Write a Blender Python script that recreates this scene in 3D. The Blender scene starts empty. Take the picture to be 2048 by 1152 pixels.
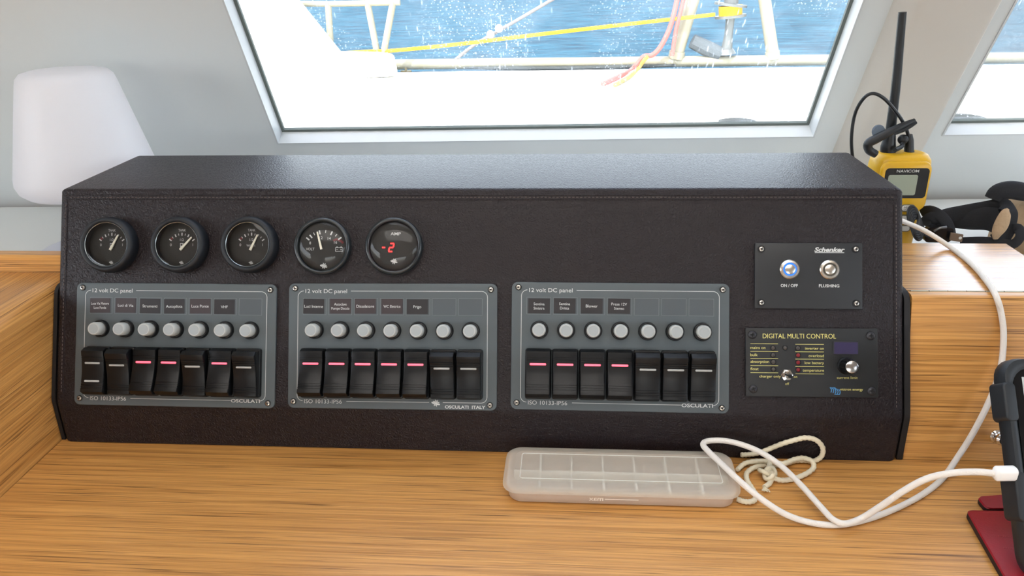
import bpy, bmesh, math, random
import numpy as np
from mathutils import Matrix, Vector
random.seed(4)
S = bpy.context.scene
COL = S.collection

# ------------------------------------------------------------------ camera
F = 1550.0
CP = np.array([.0570, -.6004, .4325]); YAW, PIT, ROL = .0805, .3984, -.0229
_f = np.array([-math.sin(YAW)*math.cos(PIT), math.cos(YAW)*math.cos(PIT), -math.sin(PIT)])
_r = np.array([math.cos(YAW), math.sin(YAW), 0.]); _u = np.cross(_r, _f)
_c, _s = math.cos(ROL), math.sin(ROL)
_r, _u = _c*_r+_s*_u, -_s*_r+_c*_u
cam = bpy.data.cameras.new('camera'); cam.sensor_width = 36; cam.lens = F/2048*36
cam.clip_start = .02; cam.clip_end = 5000
camo = bpy.data.objects.new('camera', cam); COL.objects.link(camo)
camo.matrix_world = Matrix([[_r[i], _u[i], -_f[i], CP[i]] for i in range(3)]+[[0, 0, 0, 1]])
S.camera = camo

# ------------------------------------------------------------------ light
SUN_EL, SUN_AZ = math.radians(58), math.radians(205)      # high, behind the cabin
w = bpy.data.worlds.new('sky'); S.world = w; w.use_nodes = True
wn = w.node_tree.nodes; bg = wn['Background']
sky = wn.new('ShaderNodeTexSky'); sky.sky_type = 'NISHITA'; sky.sun_disc = False
sky.sun_elevation = SUN_EL; sky.sun_rotation = SUN_AZ; sky.air_density = 1.0; sky.dust_density = 2.0; sky.ozone_density = 1.0
hs = wn.new('ShaderNodeHueSaturation'); hs.inputs['Saturation'].default_value = .45
w.node_tree.links.new(sky.outputs[0], hs.inputs['Color']); w.node_tree.links.new(hs.outputs[0], bg.inputs[0]); bg.inputs[1].default_value = .45
sun = bpy.data.lights.new('sun', 'SUN'); sun.energy = 3.0; sun.angle = .01; sun.color = (1, .96, .9)
suno = bpy.data.objects.new('sun', sun); COL.objects.link(suno)
sd = Vector((math.sin(SUN_AZ)*math.cos(SUN_EL), math.cos(SUN_AZ)*math.cos(SUN_EL), math.sin(SUN_EL)))
suno.rotation_euler = sd.to_track_quat('Z', 'Y').to_euler(); suno.location = (0, -2, 6)
vs = S.view_settings
vs.view_transform = 'Standard'; vs.look = 'None'; vs.gamma = 1; vs.use_curve_mapping = False
vs.exposure = 1.38

# ------------------------------------------------------------------ pixel helpers
def ray(x, y): return _f+_r*(x-1024)/F-_u*(y-576)/F
def onZ(x, y, z=0.):
    d = ray(x, y); return CP+d*(z-CP[2])/d[2]
def onY(x, y, Y):
    d = ray(x, y); return CP+d*(Y-CP[1])/d[1]
def V(p): return tuple(float(a) for a in p)

# ------------------------------------------------------------------ materials
def lin(c):
    def g(v):
        v = v/255.
        return v/12.92 if v <= .04045 else ((v+.055)/1.055)**2.4
    return tuple(g(v) for v in c[:3])+(1.,)
MATS = {}
def mat(name, col=(128, 128, 128), rough=.5, metal=0., spec=.5, bump=None, emis=None, est=0., var=None, coat=0., trans=0., ior=1.45, sss=0.):
    if name in MATS: return MATS[name]
    m = bpy.data.materials.new(name); m.use_nodes = True; MATS[name] = m
    nt = m.node_tree; N = nt.nodes; L = nt.links; b = N['Principled BSDF']
    b.inputs['Base Color'].default_value = lin(col); b.inputs['Roughness'].default_value = rough
    b.inputs['Metallic'].default_value = metal; b.inputs['Specular IOR Level'].default_value = spec
    b.inputs['Coat Weight'].default_value = coat; b.inputs['Transmission Weight'].default_value = trans; b.inputs['IOR'].default_value = ior
    if sss:
        b.inputs['Subsurface Weight'].default_value = sss; b.inputs['Subsurface Radius'].default_value = (.02, .02, .02); b.inputs['Subsurface Scale'].default_value = 1
    if emis: b.inputs['Emission Color'].default_value = lin(emis); b.inputs['Emission Strength'].default_value = est
    tc = N.new('ShaderNodeTexCoord')
    if var:                                   # (scale, amount): gentle mottling of the colour
        n = N.new('ShaderNodeTexNoise'); n.inputs['Scale'].default_value = var[0]; n.inputs['Detail'].default_value = 4
        L.new(tc.outputs['Object'], n.inputs['Vector'])
        r = N.new('ShaderNodeValToRGB'); c = lin(col); a = var[1]
        r.color_ramp.elements[0].position = .3; r.color_ramp.elements[1].position = .7
        r.color_ramp.elements[0].color = tuple(v*(1-a) for v in c[:3])+(1,); r.color_ramp.elements[1].color = tuple(min(1, v*(1+a)) for v in c[:3])+(1,)
        L.new(n.outputs['Fac'], r.inputs[0]); L.new(r.outputs[0], b.inputs['Base Color'])
    if bump:
        n = N.new('ShaderNodeTexNoise'); n.inputs['Scale'].default_value = bump[0]; n.inputs['Detail'].default_value = 3
        L.new(tc.outputs['Object'], n.inputs['Vector'])
        bp = N.new('ShaderNodeBump'); bp.inputs['Strength'].default_value = bump[1]; bp.inputs['Distance'].default_value = bump[2]
        L.new(n.outputs['Fac'], bp.inputs['Height']); L.new(bp.outputs[0], b.inputs['Normal'])
    return m
def wood(name, axis=0, cols=((216, 160, 90), (192, 136, 70), (118, 72, 32)), rough=.36, coat=.25):
    m = mat(name, cols[0], rough, coat=coat); m.node_tree.nodes['Principled BSDF'].inputs['Coat Roughness'].default_value = .22; nt = m.node_tree; N = nt.nodes; L = nt.links; b = N['Principled BSDF']
    tc = N.new('ShaderNodeTexCoord')
    def noise(across, along, detail, dist=0., scale=1.):
        mp = N.new('ShaderNodeMapping'); sc = [across]*3; sc[axis] = along; mp.inputs['Scale'].default_value = sc
        L.new(tc.outputs['Object'], mp.inputs['Vector'])
        n = N.new('ShaderNodeTexNoise'); n.inputs['Scale'].default_value = scale; n.inputs['Detail'].default_value = detail; n.inputs['Distortion'].default_value = dist
        L.new(mp.outputs[0], n.inputs['Vector']); return n
    def ramp(fac, stops):
        r = N.new('ShaderNodeValToRGB'); e = r.color_ramp.elements
        while len(e) < len(stops): e.new(.5)
        for q, (p, c) in zip(e, stops): q.position = p; q.color = c
        L.new(fac, r.inputs[0]); return r
    a = ramp(noise(240, 3.4, 5, .4).outputs['Fac'], [(.32, lin(cols[1])), (.62, lin(cols[0]))])
    f = ramp(noise(620, 9, 3).outputs['Fac'], [(.34, (0, 0, 0, 1)), (.52, (1, 1, 1, 1))])
    g = ramp(noise(300, 3.2, 6, .9).outputs['Fac'], [(.36, (0, 0, 0, 1)), (.47, (1, 1, 1, 1))])
    mul = N.new('ShaderNodeMath'); mul.operation = 'MULTIPLY'; L.new(f.outputs[0], mul.inputs[0]); L.new(g.outputs[0], mul.inputs[1])
    mr = N.new('ShaderNodeMapRange'); mr.inputs['To Min'].default_value = .34; mr.inputs['To Max'].default_value = 0.; L.new(mul.outputs[0], mr.inputs['Value'])
    mx = N.new('ShaderNodeMix'); mx.data_type = 'RGBA'; L.new(mr.outputs[0], mx.inputs['Factor']); L.new(a.outputs[0], mx.inputs['A']); mx.inputs['B'].default_value = lin(cols[2])
    ln = noise(400, 3.2, 2, .3); ab = N.new('ShaderNodeMath'); ab.operation = 'SUBTRACT'; ab.inputs[1].default_value = .5; L.new(ln.outputs['Fac'], ab.inputs[0])
    aa = N.new('ShaderNodeMath'); aa.operation = 'ABSOLUTE'; L.new(ab.outputs[0], aa.inputs[0])
    lr = N.new('ShaderNodeMapRange'); lr.inputs['From Min'].default_value = .012; lr.inputs['From Max'].default_value = .034; lr.inputs['To Min'].default_value = .75; lr.inputs['To Max'].default_value = 0; L.new(aa.outputs[0], lr.inputs['Value'])
    brk = noise(300, 7, 2); bk = N.new('ShaderNodeMapRange'); bk.inputs['From Min'].default_value = .46; bk.inputs['From Max'].default_value = .58; L.new(brk.outputs['Fac'], bk.inputs['Value'])
    lm = N.new('ShaderNodeMath'); lm.operation = 'MULTIPLY'; L.new(lr.outputs[0], lm.inputs[0]); L.new(bk.outputs[0], lm.inputs[1])
    m2 = N.new('ShaderNodeMix'); m2.data_type = 'RGBA'; L.new(lm.outputs[0], m2.inputs['Factor']); L.new(mx.outputs['Result'], m2.inputs['A']); m2.inputs['B'].default_value = lin(tuple(v*.8 for v in cols[2]))
    L.new(m2.outputs['Result'], b.inputs['Base Color'])
    bp = N.new('ShaderNodeBump'); bp.inputs['Strength'].default_value = .25; bp.inputs['Distance'].default_value = .0004
    L.new(mul.outputs[0], bp.inputs['Height']); L.new(bp.outputs[0], b.inputs['Normal'])
    return m
def leather():
    m = mat('leather', (33, 27, 30), .43, spec=.34); nt = m.node_tree; N = nt.nodes; L = nt.links; b = N['Principled BSDF']
    tc = N.new('ShaderNodeTexCoord')
    nz = N.new('ShaderNodeTexNoise'); nz.inputs['Scale'].default_value = 150; L.new(tc.outputs['Object'], nz.inputs['Vector'])
    ad = N.new('ShaderNodeMix'); ad.data_type = 'RGBA'; ad.inputs['Factor'].default_value = .006; L.new(tc.outputs['Object'], ad.inputs['A']); L.new(nz.outputs['Color'], ad.inputs['B'])
    v = N.new('ShaderNodeTexVoronoi'); v.feature = 'DISTANCE_TO_EDGE'; v.inputs['Scale'].default_value = 360
    L.new(ad.outputs['Result'], v.inputs['Vector'])
    mr = N.new('ShaderNodeMapRange'); mr.interpolation_type = 'SMOOTHSTEP'; mr.inputs['From Max'].default_value = .38; L.new(v.outputs['Distance'], mr.inputs['Value'])
    n2 = N.new('ShaderNodeTexNoise'); n2.inputs['Scale'].default_value = 120; n2.inputs['Detail'].default_value = 4; L.new(tc.outputs['Object'], n2.inputs['Vector'])
    mm = N.new('ShaderNodeMath'); mm.operation = 'MULTIPLY_ADD'; mm.inputs[1].default_value = 1.2; L.new(n2.outputs['Fac'], mm.inputs[0]); L.new(mr.outputs[0], mm.inputs[2])
    bp = N.new('ShaderNodeBump'); bp.inputs['Strength'].default_value = .5; bp.inputs['Distance'].default_value = .0006
    L.new(mm.outputs[0], bp.inputs['Height']); L.new(bp.outputs[0], b.inputs['Normal'])
    return m
def glassy(name, tint=(1, 1, 1), base=.03, rough=0., gain=1.):
    if name in MATS: return MATS[name]
    m = bpy.data.materials.new(name); m.use_nodes = True; MATS[name] = m
    nt = m.node_tree; N = nt.nodes; L = nt.links; N.clear()
    o = N.new('ShaderNodeOutputMaterial'); mx = N.new('ShaderNodeMixShader'); t = N.new('ShaderNodeBsdfTransparent'); g = N.new('ShaderNodeBsdfGlossy')
    t.inputs[0].default_value = tuple(tint)+(1,); g.inputs['Roughness'].default_value = rough
    fr = N.new('ShaderNodeFresnel'); fr.inputs[0].default_value = 1.45
    ma = N.new('ShaderNodeMath'); ma.operation = 'MULTIPLY_ADD'; ma.inputs[1].default_value = gain; ma.inputs[2].default_value = base; L.new(fr.outputs[0], ma.inputs[0])
    L.new(ma.outputs[0], mx.inputs[0]); L.new(t.outputs[0], mx.inputs[1]); L.new(g.outputs[0], mx.inputs[2]); L.new(mx.outputs[0], o.inputs[0])
    return m
def frosted(name, col, alpha, rough=.35):
    """milky plastic: part see-through, part diffuse/translucent"""
    if name in MATS: return MATS[name]
    m = bpy.data.materials.new(name); m.use_nodes = True; MATS[name] = m
    nt = m.node_tree; N = nt.nodes; L = nt.links; b = N['Principled BSDF']; o = N['Material Output']
    b.inputs['Base Color'].default_value = lin(col); b.inputs['Roughness'].default_value = rough
    tl = N.new('ShaderNodeBsdfTranslucent'); tl.inputs[0].default_value = lin(col)
    m1 = N.new('ShaderNodeMixShader'); m1.inputs[0].default_value = .4; L.new(b.outputs[0], m1.inputs[1]); L.new(tl.outputs[0], m1.inputs[2])
    t = N.new('ShaderNodeBsdfTransparent'); m2 = N.new('ShaderNodeMixShader'); m2.inputs[0].default_value = alpha
    L.new(t.outputs[0], m2.inputs[1]); L.new(m1.outputs[0], m2.inputs[2]); L.new(m2.outputs[0], o.inputs[0])
    return m
def salty_glass():
    m = glassy('salt_stained_glass', (.97, .985, .98), .0, 0., .5); nt = m.node_tree; N = nt.nodes; L = nt.links
    o = [n for n in N if n.type == 'OUTPUT_MATERIAL'][0]; clean = o.inputs[0].links[0].from_socket
    tc = N.new('ShaderNodeTexCoord')
    def spots(scale, thr, soft, stretch=(1, 1, 1), keep=(.5, .6), kscale=9.):
        mp = N.new('ShaderNodeMapping'); mp.inputs['Scale'].default_value = stretch; L.new(tc.outputs['Object'], mp.inputs['Vector'])
        v = N.new('ShaderNodeTexVoronoi'); v.inputs['Scale'].default_value = scale; L.new(mp.outputs[0], v.inputs['Vector'])
        mr = N.new('ShaderNodeMapRange'); mr.inputs['From Min'].default_value = thr; mr.inputs['From Max'].default_value = thr*soft; mr.inputs['To Min'].default_value = 0; mr.inputs['To Max'].default_value = 1
        L.new(v.outputs['Distance'], mr.inputs['Value'])
        n = N.new('ShaderNodeTexNoise'); n.inputs['Scale'].default_value = kscale; n.inputs['Detail'].default_value = 3; L.new(tc.outputs['Object'], n.inputs['Vector'])
        k = N.new('ShaderNodeMapRange'); k.inputs['From Min'].default_value = keep[0]; k.inputs['From Max'].default_value = keep[1]; L.new(n.outputs['Fac'], k.inputs['Value'])
        mu = N.new('ShaderNodeMath'); mu.operation = 'MULTIPLY'; L.new(mr.outputs[0], mu.inputs[0]); L.new(k.outputs[0], mu.inputs[1]); return mu
    a = spots(230, .28, .4, keep=(.42, .6)); b = spots(160, .2, .4, (1, .22, 1), (.47, .6), 14.)
    n = N.new('ShaderNodeTexNoise'); n.inputs['Scale'].default_value = 7; n.inputs['Detail'].default_value = 7; n.inputs['Roughness'].default_value = .75; L.new(tc.outputs['Object'], n.inputs['Vector'])
    film = N.new('ShaderNodeMapRange'); film.inputs['From Min'].default_value = .45; film.inputs['From Max'].default_value = .9; film.inputs['To Max'].default_value = .12; L.new(n.outputs['Fac'], film.inputs['Value'])
    s1 = N.new('ShaderNodeMath'); s1.operation = 'MAXIMUM'; L.new(a.outputs[0], s1.inputs[0]); L.new(b.outputs[0], s1.inputs[1])
    s1b = N.new('ShaderNodeMath'); s1b.operation = 'MULTIPLY'; s1b.inputs[1].default_value = .4; L.new(s1.outputs[0], s1b.inputs[0])
    s2 = N.new('ShaderNodeMath'); s2.operation = 'ADD'; s2.use_clamp = True; L.new(s1b.outputs[0], s2.inputs[0]); L.new(film.outputs[0], s2.inputs[1])
    tr = N.new('ShaderNodeBsdfTranslucent'); tr.inputs[0].default_value = (.75, .8, .82, 1)
    mx = N.new('ShaderNodeMixShader'); L.new(s2.outputs[0], mx.inputs[0]); L.new(clean, mx.inputs[1]); L.new(tr.outputs[0], mx.inputs[2]); L.new(mx.outputs[0], o.inputs[0])
    return m
def sea_mat():
    m = mat('sea_water', (20, 80, 130), .5, spec=.03); nt = m.node_tree; N = nt.nodes; L = nt.links; b = N['Principled BSDF']
    tc = N.new('ShaderNodeTexCoord'); mp = N.new('ShaderNodeMapping'); mp.inputs['Scale'].default_value = (.7, 1.5, 1); L.new(tc.outputs['Object'], mp.inputs['Vector'])
    n = N.new('ShaderNodeTexNoise'); n.inputs['Scale'].default_value = 1.6; n.inputs['Detail'].default_value = 8; n.inputs['Roughness'].default_value = .62; L.new(mp.outputs[0], n.inputs['Vector'])
    r = N.new('ShaderNodeValToRGB'); r.color_ramp.elements[0].position = .34; r.color_ramp.elements[0].color = lin((6, 40, 58)); r.color_ramp.elements[1].position = .66; r.color_ramp.elements[1].color = lin((32, 76, 94))
    L.new(n.outputs['Fac'], r.inputs[0]); L.new(r.outputs[0], b.inputs['Base Color'])
    bp = N.new('ShaderNodeBump'); bp.inputs['Strength'].default_value = .5; bp.inputs['Distance'].default_value = .25; L.new(n.outputs['Fac'], bp.inputs['Height']); L.new(bp.outputs[0], b.inputs['Normal'])
    return m
def braid(name, col, sc, ang=1.):
    m = mat(name, col, .75); nt = m.node_tree; N = nt.nodes; L = nt.links; b = N['Principled BSDF']
    tc = N.new('ShaderNodeTexCoord'); v = N.new('ShaderNodeTexVoronoi'); v.inputs['Scale'].default_value = sc; L.new(tc.outputs['Object'], v.inputs['Vector'])
    bp = N.new('ShaderNodeBump'); bp.invert = True; bp.inputs['Strength'].default_value = .5; bp.inputs['Distance'].default_value = .0004; L.new(v.outputs['Distance'], bp.inputs['Height']); L.new(bp.outputs[0], b.inputs['Normal'])
    return m

# ------------------------------------------------------------------ mesh helpers
def rrect(w, h, r, seg=5, cx=0., cy=0.):
    r = min(r, w/2-1e-6, h/2-1e-6); out = []
    for sx, sy, a0 in ((1, -1, -90), (1, 1, 0), (-1, 1, 90), (-1, -1, 180)):
        for k in range(seg+1):
            a = math.radians(a0+90*k/seg)
            out.append((cx+sx*(w/2-r)+r*math.cos(a), cy+sy*(h/2-r)+r*math.sin(a)))
    return out
def spline(pts, n=8):
    """Catmull-Rom through points (any tuple length)"""
    P = [np.array(p, float) for p in pts]; P = [2*P[0]-P[1]]+P+[2*P[-1]-P[-2]]; out = []
    for i in range(1, len(P)-2):
        for k in range(n):
            t = k/n; a, b, c, d = P[i-1:i+3]
            out.append(.5*((2*b)+(c-a)*t+(2*a-5*b+4*c-d)*t*t+(3*b-a-3*c+d)*t**3))
    out.append(P[-2]); return out
class MB:
    def __init__(s): s.v = []; s.f = []
    def add(s, v, f):
        o = len(s.v); s.v += [tuple(float(c) for c in p) for p in v]; s.f += [tuple(i+o for i in q) for q in f]; return s
    def box(s, x0, x1, y0, y1, z0, z1):
        v = [(x, y, z) for z in (z0, z1) for y in (y0, y1) for x in (x0, x1)]
        return s.add(v, [(0, 2, 3, 1), (4, 5, 7, 6), (0, 1, 5, 4), (2, 6, 7, 3), (0, 4, 6, 2), (1, 3, 7, 5)])
    def rings(s, rings, caps=True, closed=True):
        n = len(rings[0]); v = [p for r in rings for p in r]; f = []
        for i in range(len(rings)-1):
            for j in range(n if closed else n-1):
                k = (j+1) % n; f.append((i*n+j, i*n+k, (i+1)*n+k, (i+1)*n+j))
        if caps: f.append(tuple(range(n-1, -1, -1))); f.append(tuple((len(rings)-1)*n+j for j in range(n)))
        return s.add(v, f)
    def prism(s, poly, z0, z1): return s.rings([[(x, y, z0) for x, y in poly], [(x, y, z1) for x, y in poly]])
    def rbox(s, w, h, r, z0, z1, b=0., cx=0., cy=0., seg=5):
        """rounded slab with softened upper edge"""
        if b <= 0: return s.prism(rrect(w, h, r, seg, cx, cy), z0, z1)
        R = [[(x, y, z0) for x, y in rrect(w, h, r, seg, cx, cy)]]
        for k in range(4):
            a = math.pi/2*k/3; i = b*(1-math.cos(a)); z = z1-b+b*math.sin(a)
            R.append([(x, y, z) for x, y in rrect(w-2*i, h-2*i, max(r-i, 1e-4), seg, cx, cy)])
        return s.rings(R)
    def lathe(s, prof, n=32, c=(0, 0, 0), caps=True):
        R = [[(c[0]+r*math.cos(2*math.pi*k/n), c[1]+r*math.sin(2*math.pi*k/n), c[2]+z) for k in range(n)] for r, z in prof]
        return s.rings(R, caps)
    def disc(s, r, z, n=32, cx=0., cy=0.): return s.add([(cx+r*math.cos(2*math.pi*k/n), cy+r*math.sin(2*math.pi*k/n), z) for k in range(n)], [tuple(range(n))])
    def annulus(s, r0, r1, z, n=32, cx=0., cy=0.):
        v = [(cx+r*math.cos(2*math.pi*k/n), cy+r*math.sin(2*math.pi*k/n), z) for r in (r0, r1) for k in range(n)]
        return s.add(v, [(k, n+k, n+(k+1) % n, (k+1) % n) for k in range(n)])
    def tube(s, pts, r, n=10, flat=None, mod=None):
        """swept tube; r scalar or list; flat=(normal, ratio) squashes the section towards a ribbon"""
        P = [np.array(p[:3], float) for p in pts]; m = len(P); rs = r if hasattr(r, '__len__') else [r]*m
        T = [P[min(i+1, m-1)]-P[max(i-1, 0)] for i in range(m)]; T = [t/(np.linalg.norm(t)+1e-12) for t in T]
        a = np.array((0, 0, 1.)) if abs(T[0][2]) < .9 else np.array((1., 0, 0)); nrm = a-T[0]*(a@T[0]); nrm /= np.linalg.norm(nrm); R = []
        for i in range(m):
            if flat is not None: nrm = np.array(flat[0], float)
            nrm = nrm-T[i]*(nrm@T[i]); nrm /= np.linalg.norm(nrm)+1e-12; bi = np.cross(T[i], nrm); q = []
            for k in range(n):
                an = 2*math.pi*k/n; e = rs[i]*(mod(i, k) if mod else 1.)
                q.append(P[i]+nrm*math.cos(an)*e*(flat[1] if flat is not None else 1)+bi*math.sin(an)*e)
            R.append(q)
        return s.rings(R)
    def ribbon(s, pts, wd, z):
        P = [np.array(p[:2], float) for p in pts]; m = len(P); v = []; f = []
        for i in range(m):
            t = P[min(i+1, m-1)]-P[max(i-1, 0)]; t /= np.linalg.norm(t)+1e-12; nn = np.array((-t[1], t[0]))*wd/2
            v += [(*(P[i]+nn), z), (*(P[i]-nn), z)]
        for i in range(m-1): f.append((2*i, 2*i+1, 2*i+3, 2*i+2))
        return s.add(v, f)
    def rect(s, x0, x1, y0, y1, z): return s.add([(x0, y0, z), (x1, y0, z), (x1, y1, z), (x0, y1, z)], [(0, 1, 2, 3)])
    def ball(s, c, rx, ry=None, rz=None, n=14, m=8):
        ry = ry or rx; rz = rz or rx; R = []
        for i in range(m+1):
            a = math.pi*(i/m-.5); a = max(min(a, 1.52), -1.52)
            R.append([(c[0]+rx*math.cos(a)*math.cos(2*math.pi*k/n), c[1]+ry*math.cos(a)*math.sin(2*math.pi*k/n), c[2]+rz*math.sin(a)) for k in range(n)])
        return s.rings(R)
    def mesh(s, name, material, smooth=35):
        me = bpy.data.meshes.new(name); me.from_pydata(s.v, [], s.f); me.update()
        bm = bmesh.new(); bm.from_mesh(me); bmesh.ops.recalc_face_normals(bm, faces=bm.faces); bm.to_mesh(me); bm.free()
        if smooth:
            for p in me.polygons: p.use_smooth = True
            me.set_sharp_from_angle(angle=math.radians(smooth))
        if material: me.materials.append(material)
        return me
    def build(s, name, material, parent=None, smooth=35, loc=None): return place(name, s.mesh(name, material, smooth), parent, loc)
def place(name, me, parent=None, loc=None, rot=None):
    o = bpy.data.objects.new(name, me); COL.objects.link(o)
    if parent: o.parent = parent
    if loc is not None: o.location = loc
    if rot is not None: o.rotation_euler = rot
    return o
def thing(name, label, cat, loc=(0, 0, 0), group=None, mtx=None):
    o = bpy.data.objects.new(name, None); COL.objects.link(o); o.empty_display_size = .02
    if mtx is not None: o.matrix_world = mtx
    else: o.location = loc
    return tag(o, label, cat, group)
def tag(o, label, cat=None, group=None):
    o['label'] = label
    if cat: o['category'] = cat
    if group: o['group'] = group
    return o
def struct(o, label=None):
    o['kind'] = 'structure'
    if label: o['label'] = label
    return o
def stuff(o): o['kind'] = 'stuff'; return o
TEXTS = []
def text(body, cap, x, y, m, parent, z=.0002, align='CENTER', width=None, shear=0., bold=0., flip=False, name='lettering', lift=0.):
    TEXTS.append(dict(body=body, cap=cap, x=x, y=y, m=m, parent=parent, z=z, align=align, width=width, shear=shear, bold=bold, flip=flip, name=name))
def flush_texts():
    def mk(body, shear=0., bold=0.):
        cu = bpy.data.curves.new('t', 'FONT'); cu.body = body; cu.size = 1; cu.resolution_u = 3; cu.shear = shear; cu.offset = bold
        o = bpy.data.objects.new('t', cu); COL.objects.link(o); return o
    ref = mk('H'); obs = [mk(t['body'], t['shear'], t['bold']) for t in TEXTS]
    bpy.context.view_layer.update(); dg = bpy.context.evaluated_depsgraph_get()
    def get(o): return bpy.data.meshes.new_from_object(o.evaluated_get(dg))
    rm = get(ref); ch = max(v.co.y for v in rm.vertices)
    mes = [get(o) for o in obs]
    for o in obs+[ref]:
        cu = o.data; bpy.data.objects.remove(o); bpy.data.curves.remove(cu)
    for t, me in zip(TEXTS, mes):
        xs = [v.co.x for v in me.vertices]; x0, x1 = min(xs), max(xs); k = t['cap']/ch
        kx = k if not t['width'] else t['width']/(x1-x0)
        ox = {'CENTER': (x0+x1)/2, 'LEFT': x0, 'RIGHT': x1}[t['align']]
        for v in me.vertices: v.co = ((v.co.x-ox)*kx*(-1 if t['flip'] else 1)+t['x'], v.co.y*k+t['y']-t['cap']/2, t['z'])
        me.name = t['name']; me.materials.clear(); me.materials.append(t['m'])
        place(t['name'], me, t['parent'])

white_gel = mat('white_gelcoat', (226, 228, 226), .32, var=(3, .02))
white_lin = mat('white_lining', (214, 219, 220), .45, var=(4, .015))
oak_x = wood('oak_grain_across', 0); oak_y = wood('oak_grain_fore_aft', 1); oak_lid = wood('oak_varnished_lid', 0, rough=.25, coat=.9)
LEA = leather()

# ------------------------------------------------------------------ the setting: cabin shell
BETA = math.radians(31)
W0 = np.array([-.829, .5023, .1]); W1 = np.array([.594, .5476, .1]); EX = (W1-W0)/np.linalg.norm(W1-W0)
NH = np.array([-EX[1], EX[0], 0]); EW = math.cos(BETA)*np.array([0, 0, 1.])-math.sin(BETA)*NH; NI = np.cross(EX, EW)
WM = Matrix([[EX[i], EW[i], NI[i], W0[i]] for i in range(3)]+[[0, 0, 0, 1]])      # x along the wall, y up it, z into the cabin
WTOP = 1.06
WINS = [(.4745, 1.2135, .1225, WTOP), (1.386, 2.05, .1225, WTOP)]
b = MB(); xs = [-1.5, WINS[0][0], WINS[0][1], WINS[1][0], WINS[1][1], 2.9]; ys = [-.12, .1225, WTOP, 1.26]
for i in range(5):
    for j in range(3):
        if j == 1 and i in (1, 3): continue
        b.box(xs[i], xs[i+1], ys[j], ys[j+1], -.03, 0)
wf = struct(b.build('wall_front', white_lin, smooth=0), 'white wall leaning inward around the cabin windows'); wf.matrix_world = WM
gm = salty_glass(); gasket = mat('dark_gasket', (104, 112, 108), .6)
for k, (x0, x1, y0, y1) in enumerate(WINS):
    e = bpy.data.objects.new('window_%d' % (k+1), None); COL.objects.link(e); e.matrix_world = WM; struct(e)
    def loop(i, z): return [(x0+i, y0+i, z), (x1-i, y0+i, z), (x1-i, y1-i, z), (x0+i, y1-i, z)]
    MB().rings([loop(-.0015, .0), loop(-.0015, .0015), loop(.0008, .0015), loop(.0025, -.02), loop(.0025, -.028)], caps=False).build('window_frame', mat('window_frame_white', (202, 206, 208), .35), e, 20)
    MB().rings([loop(.0024, -.0195), loop(.0065, -.0195), loop(.0065, -.024)], caps=False).build('gasket', gasket, e, 0)
    g = MB(); g.box(x0+.003, x1-.003, y0+.003, y1-.003, -.026, -.0225); g.build('pane', gm, e, 0)
b = MB(); sec = [(1.2475, 0), (1.2485, .003), (1.2510, .0065), (1.2620, .0165), (1.2660, .0195), (1.2710, .0210), (1.2770, .0212), (1.3540, .0170), (1.3585, .0160), (1.3605, .0140), (1.3605, 0)]
b.rings([[(x, y, z) for x, z in sec] for y in (.004, 1.2)])
t = b.build('trim_1', mat('pillar_cover', (200, 195, 187), .4), None, 40); t.matrix_world = WM; struct(t, 'pale raised cover on the pillar between the two windows')
RX0, RX1, RY0, ZF, ZC = -2.1, 2.05, -4.2, -.75, 1.13
struct(MB().box(RX0-.1, RX1+.1, RY0, .75, ZF-.05, ZF).build('floor', wood('cabin_sole', 1, ((170, 130, 90), (150, 110, 72), (110, 78, 50))), None, 0), 'wooden cabin floor')
HX0, HX1, HY0, HY1 = -.75, .75, -1.25, -.45          # unseen hatch, added to bring soft overhead daylight onto the desk
b = MB(); hx = [RX0-.1, HX0, HX1, RX1+.1]; hy = [RY0-.3, HY0, HY1, -.05]
for i in range(3):
    for j in range(3):
        if not (i == 1 and j == 1): b.box(hx[i], hx[i+1], hy[j], hy[j+1], ZC, ZC+.06)
struct(b.build('ceiling', mat('headliner', (232, 232, 228), .6), None, 0), 'white cabin ceiling with an opening for the added light hatch')
e = bpy.data.objects.new('window_3', None); COL.objects.link(e); e.location = (0, (HY0+HY1)/2, ZC); struct(e, 'unseen milky hatch added to light the chart desk from above')
hw, hd = (HX1-HX0)/2, (HY1-HY0)/2
MB().rings([[(x*k, y*k2, z) for x, y in ((-hw, -hd), (hw, -hd), (hw, hd), (-hw, hd))] for k, k2, z in ((1, 1, 0), (1, 1, -.012), (.96, .93, -.012), (.96, .93, .05))], caps=False).build('window_frame', mat('added_hatch_frame', (225, 225, 222), .4), e, 0)
hm = bpy.data.materials.new('added_hatch_diffuser'); hm.use_nodes = True; hn = hm.node_tree.nodes; hn.clear()  # diffuser of the added hatch, scatters the sun down into the cabin
ho = hn.new('ShaderNodeOutputMaterial'); ht = hn.new('ShaderNodeBsdfTranslucent'); ht.inputs[0].default_value = (.78, .75, .70, 1); hm.node_tree.links.new(ht.outputs[0], ho.inputs[0])
MB().box(-hw*.965, hw*.965, -hd*.94, hd*.94, .030, .040).build('pane', hm, e, 0)
struct(MB().box(RX0-.06, RX1+.06, .672, .71, ZF, -.004).build('wall_lower', white_lin, None, 0), 'white wall under the shelf below the windows')
def wall_with_hole(name, axis, at, lo, hi, hole, z0, z1, label):
    b = MB(); us = [lo, hole[0], hole[1], hi]; zs = [z0, hole[2], hole[3], z1]
    for i in range(3):
        for j in range(3):
            if i == 1 and j == 1: continue
            if us[i+1]-us[i] < 1e-6 or zs[j+1]-zs[j] < 1e-6: continue
            if axis == 'x': b.box(at-.03, at+.03, us[i], us[i+1], zs[j], zs[j+1])
            else: b.box(us[i], us[i+1], at-.03, at+.03, zs[j], zs[j+1])
    return struct(b.build(name, white_lin, None, 0), label)
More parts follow.
